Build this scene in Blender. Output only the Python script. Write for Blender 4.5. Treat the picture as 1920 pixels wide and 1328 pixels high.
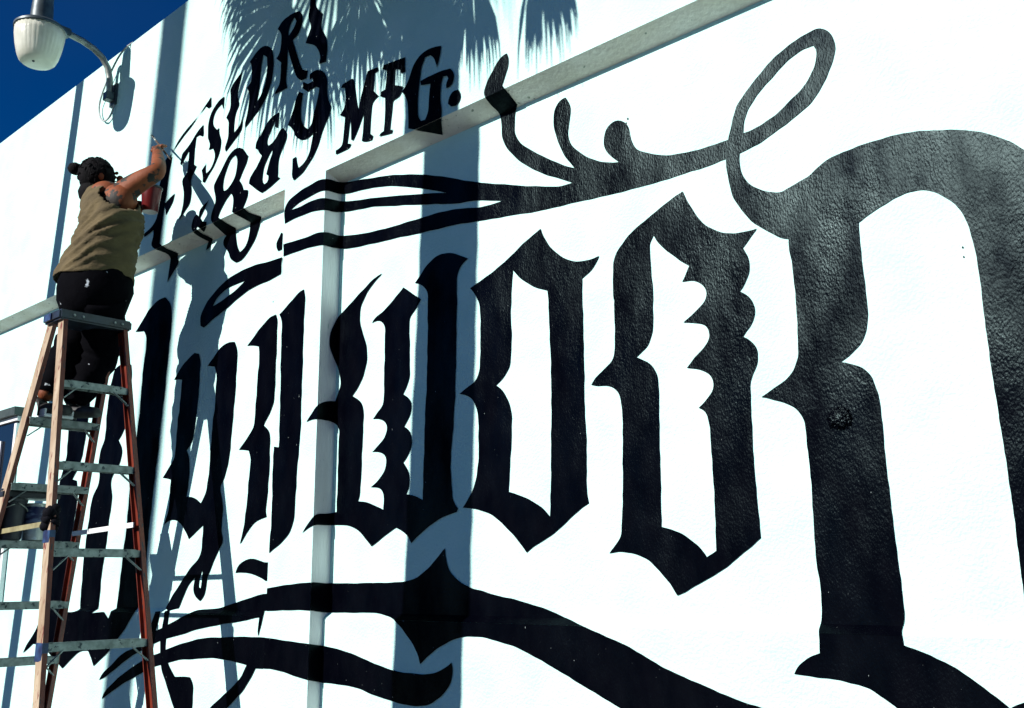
import bpy, bmesh, math, random
from mathutils import Vector, Matrix, noise
from mathutils.geometry import delaunay_2d_cdt
for o in list(bpy.data.objects): bpy.data.objects.remove(o)
SC = bpy.context.scene
COL = SC.collection
R = math.radians

# ---------------------------------------------------------------- camera, sky, sun, exposure
FPX, PITCH, WALLYAW, ROLL = 1850.0, R(12.91), R(47.42), R(-0.53)
fw = Vector((-math.cos(WALLYAW), math.sin(WALLYAW), 0)); rt = Vector((math.sin(WALLYAW), math.cos(WALLYAW), 0)); up = Vector((0, 0, 1))
F = fw*math.cos(PITCH) + up*math.sin(PITCH); U0 = up*math.cos(PITCH) - fw*math.sin(PITCH)
RR = rt*math.cos(ROLL) + U0*math.sin(ROLL); UU = U0*math.cos(ROLL) - rt*math.sin(ROLL)
cam = bpy.data.objects.new('camera', bpy.data.cameras.new('camera')); COL.objects.link(cam)
cam.matrix_world = Matrix(((RR.x, UU.x, -F.x, 0), (RR.y, UU.y, -F.y, -2.4), (RR.z, UU.z, -F.z, 1.6), (0, 0, 0, 1)))
cam.data.sensor_width = 36; cam.data.lens = 36*FPX/1920; cam.data.clip_end = 3000; cam.data.clip_start = 0.05
SC.camera = cam
TRAVEL = Vector((0.25, 1.0, -0.55)).normalized()
SUN_EL = math.asin(-TRAVEL.z); SUN_ROT = math.atan2(-TRAVEL.x, -TRAVEL.y)
W = bpy.data.worlds.new('World'); SC.world = W; W.use_nodes = True
nt = W.node_tree; nt.nodes.clear()
sky = nt.nodes.new('ShaderNodeTexSky'); sky.sky_type = 'NISHITA'; sky.sun_disc = False
sky.sun_elevation = SUN_EL; sky.sun_rotation = SUN_ROT
sky.air_density = 1.0; sky.dust_density = 0.0; sky.ozone_density = 5.0; sky.altitude = 1500
hsv = nt.nodes.new('ShaderNodeHueSaturation'); hsv.inputs['Saturation'].default_value = 1.6; hsv.inputs['Value'].default_value = 0.95
hsv.inputs['Hue'].default_value = 0.514
bg = nt.nodes.new('ShaderNodeBackground'); bg.inputs['Strength'].default_value = 0.05
wo = nt.nodes.new('ShaderNodeOutputWorld')
nt.links.new(sky.outputs[0], hsv.inputs['Color']); tcw = nt.nodes.new('ShaderNodeTexCoord'); cl = nt.nodes.new('ShaderNodeTexNoise'); cl.inputs['Scale'].default_value = 2.6; cl.inputs['Detail'].default_value = 5
clr = nt.nodes.new('ShaderNodeMapRange'); clr.inputs['From Min'].default_value = 0.52; clr.inputs['From Max'].default_value = 0.78; clr.inputs['To Max'].default_value = 0.35
clm = nt.nodes.new('ShaderNodeMix'); clm.data_type = 'RGBA'; clm.inputs['B'].default_value = (0.25, 0.8, 2.4, 1)        # thin veil of high cloud
nt.links.new(tcw.outputs['Generated'], cl.inputs['Vector']); nt.links.new(cl.outputs['Fac'], clr.inputs['Value'])
nt.links.new(clr.outputs[0], clm.inputs['Factor']); nt.links.new(hsv.outputs[0], clm.inputs['A']); nt.links.new(clm.outputs['Result'], bg.inputs[0]); nt.links.new(bg.outputs[0], wo.inputs[0])
sl = bpy.data.lights.new('sun', 'SUN'); sl.energy = 5.0; sl.angle = R(0.45); sl.color = (1.0, 0.97, 0.92)
sun = bpy.data.objects.new('sun', sl); COL.objects.link(sun)
sun.rotation_euler = TRAVEL.to_track_quat('-Z', 'Y').to_euler()
sun.location = (-6, -20, 14)
vs = SC.view_settings; vs.view_transform = 'Standard'; vs.look = 'None'; vs.gamma = 1; vs.use_curve_mapping = False
vs.exposure = 0.45
SC.render.engine = 'CYCLES'

# ---------------------------------------------------------------- helpers
def mat(name, c1, c2=None, scale=8.0, rough=0.6, bump=0.0, bscale=60.0, metallic=0.0, stretch=(1, 1, 1), lo=0.35, hi=0.65,
        spec=0.5, c3=None, s3=40.0, t3=0.7, bump2=0.0, b2scale=8.0, rvar=0.0, detail=6.0, transl=0.0):
    m = bpy.data.materials.new(name); m.use_nodes = True
    n = m.node_tree; b = n.nodes['Principled BSDF']; L = n.links
    b.inputs['Roughness'].default_value = rough; b.inputs['Metallic'].default_value = metallic
    b.inputs['Specular IOR Level'].default_value = spec
    tc = n.nodes.new('ShaderNodeTexCoord'); mp = n.nodes.new('ShaderNodeMapping'); mp.inputs['Scale'].default_value = stretch
    L.new(tc.outputs['Object'], mp.inputs['Vector'])
    def tex(s, d=detail):
        t = n.nodes.new('ShaderNodeTexNoise'); t.inputs['Scale'].default_value = s; t.inputs['Detail'].default_value = d
        L.new(mp.outputs[0], t.inputs['Vector']); return t
    col = None
    if c2 is None: b.inputs['Base Color'].default_value = (*c1, 1)
    else:
        t = tex(scale); r = n.nodes.new('ShaderNodeValToRGB')
        r.color_ramp.elements[0].position = lo; r.color_ramp.elements[0].color = (*c1, 1)
        r.color_ramp.elements[1].position = hi; r.color_ramp.elements[1].color = (*c2, 1)
        L.new(t.outputs['Fac'], r.inputs[0]); col = r.outputs[0]
        if c3 is not None:
            t2 = tex(s3); r2 = n.nodes.new('ShaderNodeValToRGB')
            r2.color_ramp.elements[0].position = t3; r2.color_ramp.elements[1].position = t3 + 0.03
            L.new(t2.outputs['Fac'], r2.inputs[0])
            mx = n.nodes.new('ShaderNodeMix'); mx.data_type = 'RGBA'
            L.new(r2.outputs[0], mx.inputs['Factor']); L.new(col, mx.inputs['A']); mx.inputs['B'].default_value = (*c3, 1)
            col = mx.outputs['Result']
        L.new(col, b.inputs['Base Color'])
    if rvar:
        t = tex(bscale*0.15); mr = n.nodes.new('ShaderNodeMapRange')
        mr.inputs['From Min'].default_value = 0.3; mr.inputs['From Max'].default_value = 0.7
        mr.inputs['To Min'].default_value = rough - rvar; mr.inputs['To Max'].default_value = rough + rvar
        L.new(t.outputs['Fac'], mr.inputs['Value']); L.new(mr.outputs[0], b.inputs['Roughness'])
    if bump:
        t = tex(bscale, 4); bp = n.nodes.new('ShaderNodeBump'); bp.inputs['Strength'].default_value = bump; bp.inputs['Distance'].default_value = 0.01
        L.new(t.outputs['Fac'], bp.inputs['Height'])
        if bump2:
            t2 = tex(b2scale, 4); bq = n.nodes.new('ShaderNodeBump'); bq.inputs['Strength'].default_value = bump2; bq.inputs['Distance'].default_value = 0.03
            L.new(t2.outputs['Fac'], bq.inputs['Height']); L.new(bq.outputs[0], bp.inputs['Normal'])
        L.new(bp.outputs[0], b.inputs['Normal'])
    if transl:
        tr = n.nodes.new('ShaderNodeBsdfTranslucent'); tr.inputs[0].default_value = (*c1, 1)
        ms = n.nodes.new('ShaderNodeMixShader'); ms.inputs[0].default_value = transl
        L.new(b.outputs[0], ms.inputs[1]); L.new(tr.outputs[0], ms.inputs[2])
        L.new(ms.outputs[0], n.nodes['Material Output'].inputs[0])
    return m

class MB:
    def __init__(s, base=(0, 0, 0)): s.v = []; s.f = []; s.mi = []; s.base = Vector(base)
    def add(s, vs, fs, mi=0):
        k = len(s.v); s.v += [Vector(v) for v in vs]; s.f += [tuple(i+k for i in f) for f in fs]; s.mi += [mi]*len(fs); return s
    def box(s, a, b, mi=0):
        x0, y0, z0 = a; x1, y1, z1 = b
        return s.add([(x0,y0,z0),(x1,y0,z0),(x1,y1,z0),(x0,y1,z0),(x0,y0,z1),(x1,y0,z1),(x1,y1,z1),(x0,y1,z1)],
                     [(0,3,2,1),(4,5,6,7),(0,1,5,4),(1,2,6,5),(2,3,7,6),(3,0,4,7)], mi)
    def prism_x(s, x0, x1, prof, mi=0):
        n = len(prof)
        vs = [(x0, y, z) for y, z in prof] + [(x1, y, z) for y, z in prof]
        return s.add(vs, [tuple(range(n)), tuple(range(2*n-1, n-1, -1))] + [(i, n+i, n+(i+1) % n, (i+1) % n) for i in range(n)], mi)
    def sweep(s, p0, p1, prof, ux, uy, mi=0, mis=None):        # closed profile [(a,b)] swept from p0 to p1
        p0, p1, ux, uy = Vector(p0), Vector(p1), Vector(ux), Vector(uy); n = len(prof)
        vs = [p0 + ux*a + uy*b for a, b in prof] + [p1 + ux*a + uy*b for a, b in prof]
        k = len(s.f)
        s.add(vs, [(i, (i+1) % n, n+(i+1) % n, n+i) for i in range(n)] + [tuple(range(n-1, -1, -1)), tuple(range(n, 2*n))], mi)
        if mis:
            for i, m in enumerate(mis): s.mi[k+i] = m
        return s
    def beam(s, p0, p1, w, h, upv=(0, 0, 1), mi=0):
        p0, p1 = Vector(p0), Vector(p1); d = (p1-p0).normalized(); x = d.cross(Vector(upv)).normalized(); y = x.cross(d)
        return s.sweep(p0, p1, [(-w/2,-h/2),(w/2,-h/2),(w/2,h/2),(-w/2,h/2)], x, y, mi)
    def tube(s, pts, rads, n=12, mi=0, caps=True):
        pts = [Vector(p) for p in pts]
        if not hasattr(rads, '__len__'): rads = [rads]*len(pts)
        vs = []; ref = None
        for i, p in enumerate(pts):
            t = (pts[min(i+1, len(pts)-1)] - pts[max(i-1, 0)]).normalized()
            if ref is None: ref = t.orthogonal().normalized()
            ref = (ref - t*ref.dot(t)).normalized(); b = t.cross(ref)
            for k in range(n):
                a = 2*math.pi*k/n; vs.append(p + (ref*math.cos(a) + b*math.sin(a))*rads[i])
        fs = [(i*n+k, i*n+(k+1) % n, (i+1)*n+(k+1) % n, (i+1)*n+k) for i in range(len(pts)-1) for k in range(n)]
        if caps: fs += [tuple(range(n-1, -1, -1)), tuple(range((len(pts)-1)*n, len(pts)*n))]
        return s.add(vs, fs, mi)
    def lathe(s, c, prof, n=32, mi=0, axis=None, fn=None):
        c = Vector(c); vs = []
        q = Vector((0, 0, 1)).rotation_difference(Vector(axis)) if axis else None
        for r, z in prof:
            for k in range(n):
                a = 2*math.pi*k/n; rr = r*(fn(k, z) if fn else 1)
                v = Vector((rr*math.cos(a), rr*math.sin(a), z))
                vs.append(c + (q @ v if q else v))
        fs = [(i*n+k, i*n+(k+1) % n, (i+1)*n+(k+1) % n, (i+1)*n+k) for i in range(len(prof)-1) for k in range(n)]
        fs += [tuple(range(n-1, -1, -1)), tuple(range((len(prof)-1)*n, len(prof)*n))]
        return s.add(vs, fs, mi)
    def ellipsoid(s, c, r, n=20, m=12, mi=0, fn=None, rot=None):
        c = Vector(c); vs = []; rx, ry, rz = r
        for i in range(m+1):
            t = math.pi*i/m
            for k in range(n):
                a = 2*math.pi*k/n
                d = Vector((math.sin(t)*math.cos(a), math.sin(t)*math.sin(a), math.cos(t))); g = fn(d) if fn else 1
                v = Vector((d.x*rx*g, d.y*ry*g, d.z*rz*g)); vs.append(c + (rot @ v if rot else v))
        return s.add(vs, [(i*n+k, i*n+(k+1) % n, (i+1)*n+(k+1) % n, (i+1)*n+k) for i in range(m) for k in range(n)], mi)
    def build(s, name, m, parent=None, smooth=False, autosmooth=None, bevel=0):
        me = bpy.data.meshes.new(name)
        off = Vector(parent.location) if parent and parent.parent is None else (Vector(parent['base']) if parent and 'base' in parent.keys() else Vector((0, 0, 0)))
        if parent and parent.parent is not None: off = world_base(parent)
        me.from_pydata([v-off for v in s.v], [], s.f)
        for mm in (m if isinstance(m, (list, tuple)) else [m]): me.materials.append(mm)
        me.polygons.foreach_set('material_index', s.mi)
        bm = bmesh.new(); bm.from_mesh(me); bmesh.ops.remove_doubles(bm, verts=bm.verts, dist=1e-5)
        bmesh.ops.delete(bm, geom=[v for v in bm.verts if not v.link_faces], context='VERTS')
        bmesh.ops.recalc_face_normals(bm, faces=bm.faces)
        if bevel: bmesh.ops.bevel(bm, geom=[e for e in bm.edges if len(e.link_faces) == 2 and e.calc_face_angle(0) > 0.5], offset=bevel, segments=2, affect='EDGES', clamp_overlap=True)
        bm.to_mesh(me); bm.free()
        if smooth: me.polygons.foreach_set('use_smooth', [True]*len(me.polygons))
        o = bpy.data.objects.new(name, me); COL.objects.link(o)
        if parent: o.parent = parent
        if autosmooth:
            me.polygons.foreach_set('use_smooth', [True]*len(me.polygons)); me.set_sharp_from_angle(angle=R(autosmooth))
        return o
def world_base(o):
    p = Vector((0, 0, 0))
    while o is not None: p += Vector(o.location); o = o.parent
    return p
def tag(o, label, cat, group=None, kind=None):
    if label: o['label'] = label
    if cat: o['category'] = cat
    if group: o['group'] = group
    if kind: o['kind'] = kind
    return o
def thing(name, base, label, cat, group=None):
    o = bpy.data.objects.new(name, None); COL.objects.link(o); o.location = base; o.empty_display_size = 0.2
    return tag(o, label, cat, group)
def lerp(a, b, t): return Vector(a)*(1-t) + Vector(b)*t

# ---------------------------------------------------------------- materials
M_wall = mat('white_wall_paint', (0.485, 0.79, 0.74), (0.565, 0.85, 0.80), scale=5, rough=0.8, bump=0.45, bscale=110, bump2=0.20, b2scale=6)
def gloss_black():
    m = mat('black_gloss_paint', (0.0006, 0.0008, 0.0022), (0.0016, 0.0018, 0.0035), scale=10, rough=0.9, spec=0.0, bump=0.17, bscale=140, c3=(0.30, 0.36, 0.36), s3=80, t3=0.732,
            bump2=0.15, b2scale=7, stretch=(1.5, 1, 0.75))
    n = m.node_tree; L = n.links; b = n.nodes['Principled BSDF']
    g = n.nodes.new('ShaderNodeBsdfGlossy'); g.distribution = 'BECKMANN'
    tc = [x for x in n.nodes if x.type == 'MAPPING'][0]
    t1 = n.nodes.new('ShaderNodeTexNoise'); t1.inputs['Scale'].default_value = 5; t1.inputs['Detail'].default_value = 8; L.new(tc.outputs[0], t1.inputs['Vector'])
    mr = n.nodes.new('ShaderNodeMapRange'); mr.inputs['From Min'].default_value = 0.3; mr.inputs['From Max'].default_value = 0.7; mr.inputs['To Min'].default_value = 0.27; mr.inputs['To Max'].default_value = 0.38
    L.new(t1.outputs['Fac'], mr.inputs['Value']); L.new(mr.outputs[0], g.inputs['Roughness'])
    cr = n.nodes.new('ShaderNodeValToRGB'); cr.color_ramp.elements[0].position = 0.36; cr.color_ramp.elements[0].color = (0.0012, 0.0017, 0.0020, 1)
    cr.color_ramp.elements[1].position = 0.66; cr.color_ramp.elements[1].color = (0.0088, 0.0122, 0.0124, 1)          # dull and glossy coats
    t2 = n.nodes.new('ShaderNodeTexNoise'); t2.inputs['Scale'].default_value = 4.2; t2.inputs['Detail'].default_value = 9; t2.inputs['Roughness'].default_value = 0.62; L.new(tc.outputs[0], t2.inputs['Vector'])
    L.new(t2.outputs['Fac'], cr.inputs[0]); L.new(cr.outputs[0], g.inputs['Color'])
    bl = b.inputs['Normal'].links[0].from_socket; L.new(bl, g.inputs['Normal'])
    ad = n.nodes.new('ShaderNodeAddShader'); L.new(b.outputs[0], ad.inputs[0]); L.new(g.outputs[0], ad.inputs[1]); L.new(ad.outputs[0], n.nodes['Material Output'].inputs[0])
    return m
M_black = gloss_black()
M_soff = mat('stained_bounce_lit_soffit', (0.82, 0.72, 0.62), (0.92, 0.83, 0.76), scale=7, rough=0.8, bump=0.5, bscale=60, bump2=0.3, b2scale=10, c3=(0.34, 0.34, 0.28), s3=38, t3=0.68, stretch=(1, 1, 1))  # stains over a base made paler and warmer to imitate bounced light
M_return = mat('streaked_bounce_lit_pilaster', (0.90, 0.80, 0.77), (0.97, 0.88, 0.86), scale=9, rough=0.8, bump=0.4, bscale=70, stretch=(2, 3, 0.25), c3=(0.40, 0.46, 0.40), s3=55, t3=0.70)  # streaks; base brightened and pinked, standing in for bounce off the lit panel
M_roof = mat('grey_roof_felt', (0.12, 0.12, 0.13), (0.2, 0.2, 0.21), scale=5, rough=0.9)
M_asph = mat('worn_asphalt', (0.025, 0.026, 0.028), (0.045, 0.045, 0.045), scale=4, rough=0.9, bump=0.4, bscale=120)
M_glass = mat('dark_window_glass', (0.01, 0.012, 0.018), rough=0.06, spec=0.6)
M_frame = mat('white_window_frame', (0.7, 0.72, 0.72), (0.8, 0.8, 0.8), scale=20, rough=0.5)
M_lintel = mat('dark_green_metal', (0.02, 0.035, 0.035), (0.04, 0.06, 0.055), scale=20, rough=0.6)
M_galv = mat('galvanised_steel', (0.22, 0.24, 0.22), (0.36, 0.38, 0.36), scale=25, rough=0.45, metallic=0.55, bump=0.05, bscale=120)
M_housing = mat('dark_grey_metal', (0.04, 0.055, 0.065), (0.10, 0.13, 0.14), scale=14, rough=0.45, metallic=0.3)
M_lens = mat('cloudy_plastic_lens', (0.88, 0.87, 0.76), (0.66, 0.66, 0.55), scale=9, rough=0.3, transl=0.3, bump=0.1, bscale=60)
M_cable = mat('weathered_cable', (0.30, 0.32, 0.32), (0.5, 0.5, 0.5), scale=40, rough=0.6)
M_fib = mat('faded_fibreglass', (0.30, 0.20, 0.12), (0.46, 0.36, 0.25), scale=9, rough=0.6, bump=0.15, bscale=150, stretch=(3, 3, 0.6), c3=(0.16, 0.03, 0.02), s3=26, t3=0.60)
M_red = mat('red_fibreglass', (0.10, 0.008, 0.004), (0.19, 0.03, 0.010), scale=14, rough=0.4, bump=0.1, bscale=150, stretch=(3, 3, 0.5), c3=(0.02, 0.02, 0.03), s3=24, t3=0.62)
M_alu = mat('worn_aluminium', (0.15, 0.175, 0.165), (0.30, 0.335, 0.32), scale=30, rough=0.5, metallic=0.3, bump=0.2, bscale=120, c3=(0.03, 0.04, 0.05), s3=40, t3=0.60)
M_cap = mat('black_plastic_cap', (0.008, 0.01, 0.016), (0.02, 0.03, 0.05), scale=20, rough=0.4, c3=(0.5, 0.6, 0.65), s3=32, t3=0.72)
M_bluep = mat('blue_paint_smears', (0.004, 0.008, 0.05), (0.02, 0.06, 0.16), scale=30, rough=0.5)
M_skin = mat('tanned_skin', (0.15, 0.034, 0.010), (0.24, 0.066, 0.022), scale=16, rough=0.65, spec=0.3, lo=0.3, bump=0.15, bscale=90, c3=(0.022, 0.018, 0.014), s3=15, t3=0.55)
M_hair = mat('black_hair', (0.002, 0.002, 0.003), (0.006, 0.005, 0.006), scale=60, rough=0.85, spec=0.12, bump=0.5, bscale=160, stretch=(1, 1, 0.4))
M_shirt = mat('tan_cotton', (0.075, 0.053, 0.021), (0.115, 0.083, 0.034), scale=9, rough=0.9, bump=0.25, bscale=300, bump2=0.5, b2scale=16, stretch=(1.3, 0.6, 1.7))
M_short = mat('black_trousers', (0.0006, 0.0006, 0.0018), (0.0016, 0.0016, 0.003), scale=14, rough=0.9, spec=0.05, bump=0.3, bscale=30, c3=(0.6, 0.65, 0.7), s3=19, t3=0.70)
M_shoe = mat('black_shoe', (0.012, 0.012, 0.014), (0.03, 0.03, 0.03), scale=20, rough=0.6)
M_cup = mat('dark_red_plastic', (0.10, 0.004, 0.006), (0.15, 0.008, 0.01), scale=12, rough=0.35)
M_rim = mat('black_rim', (0.006, 0.006, 0.008), rough=0.4)
M_wood = mat('brush_wood', (0.05, 0.03, 0.02), (0.09, 0.05, 0.03), scale=40, rough=0.5)
M_can = mat('paint_can_metal', (0.35, 0.38, 0.37), (0.5, 0.52, 0.5), scale=20, rough=0.4, metallic=0.5, c3=(0.6, 0.65, 0.66), s3=25, t3=0.62)
M_canlab = mat('blue_can_label', (0.01, 0.014, 0.07), (0.10, 0.14, 0.24), scale=26, rough=0.5, stretch=(1, 1, 2.5), lo=0.45, hi=0.6)
M_buck = mat('black_bucket_plastic', (0.008, 0.009, 0.016), (0.016, 0.017, 0.026), scale=12, rough=0.45)
M_yel = mat('yellowed_aluminium', (0.20, 0.17, 0.08), (0.32, 0.29, 0.15), scale=20, rough=0.55)
M_bark = mat('palm_bark', (0.10, 0.075, 0.05), (0.20, 0.16, 0.12), scale=12, rough=0.95, bump=0.8, bscale=25, stretch=(1, 1, 4))
M_leaf = mat('palm_leaf', (0.04, 0.075, 0.02), (0.08, 0.12, 0.035), scale=5, rough=0.6)
M_pole = mat('painted_steel_pole', (0.22, 0.24, 0.24), (0.32, 0.34, 0.33), scale=8, rough=0.5, metallic=0.3)
M_white = mat('white_tray_plastic', (0.72, 0.74, 0.74), (0.8, 0.8, 0.8), scale=8, rough=0.5)

# ---------------------------------------------------------------- the ground
g = MB().box((-400, -400, -0.2), (400, 400, 0.0)).build('ground', M_asph); tag(g, 'worn dark asphalt ground in front of the wall', 'ground', kind='structure')

# ---------------------------------------------------------------- the painted building wall
ZS, ZB, ZJ, ZJ2, XR, XL, D, YC = 3.34, 3.305, 1.482, 1.46, -3.293, -3.596, 0.09, 0.062
XA, XZ, ZT = -9.0, 1.7, 4.75
wall = thing('painted_building', (-3.45, 0.3, 0), 'white painted building wall covered in black blackletter mural lettering', 'building')
upw = MB().prism_x(XA-0.35, XZ+0.35, [(0, ZT), (0, ZS), (D, ZB), (0.32, ZB), (0.32, ZT)]).build('upper_wall', [M_wall, M_soff], wall)
for pl in upw.data.polygons:
    if pl.normal.z < -0.5 and abs(pl.center.y + 0.3 - 0.045) < 0.02: pl.material_index = 1
for x0, x1 in ((XL, XR), (XA-0.35, XA), (XZ, XZ+0.35)):
    po = MB().box((x0, 0, 0), (x1, 0.315, ZS)).build('pilaster', [M_wall, M_return], wall)
    for pl in po.data.polygons:
        if abs(pl.normal.x) > 0.5: pl.material_index = 1
for x0, x1 in ((XA, XL), (XR, XZ)):
    MB().box((x0, D, ZJ), (x1, 0.31, ZB)).build('wall_panel', M_wall, wall)
    MB().prism_x(x0, x1, [(YC, 0), (YC, ZJ2), (D, ZJ), (0.31, ZJ), (0.31, 0)]).build('base_course', M_wall, wall)
MB().box((XA-0.34, 0.325, 0), (XZ+0.34, 8, 4.4)).build('rear_wall', M_wall, wall)
MB().box((XA-0.34, 0.325, 4.402), (XZ+0.34, 8, 4.43)).build('roof', M_roof, wall)
# window at the far left
wf = MB().box((-7.75, D-0.012, 1.15), (-6.62, D+0.05, 2.66)).build('window', M_glass, wall)
wx = MB()
for a, b in (((-7.80, D-0.03, 2.632), (-6.58, D-0.004, 2.66)), ((-7.80, D-0.03, 1.11), (-6.58, D-0.004, 1.15)), ((-6.62, D-0.03, 1.152), (-6.585, D-0.004, 2.613)), ((-6.85, D-0.026, 1.152), (-6.825, D-0.014, 2.52)), ((-7.3, D-0.026, 1.152), (-7.275, D-0.014, 2.6))): wx.box(a, b)
wx.build('window_frame', M_frame, wf)
MB().box((-7.84, D-0.06, 2.662), (-6.56, D-0.002, 2.715)).build('lintel', M_lintel, wf)

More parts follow.
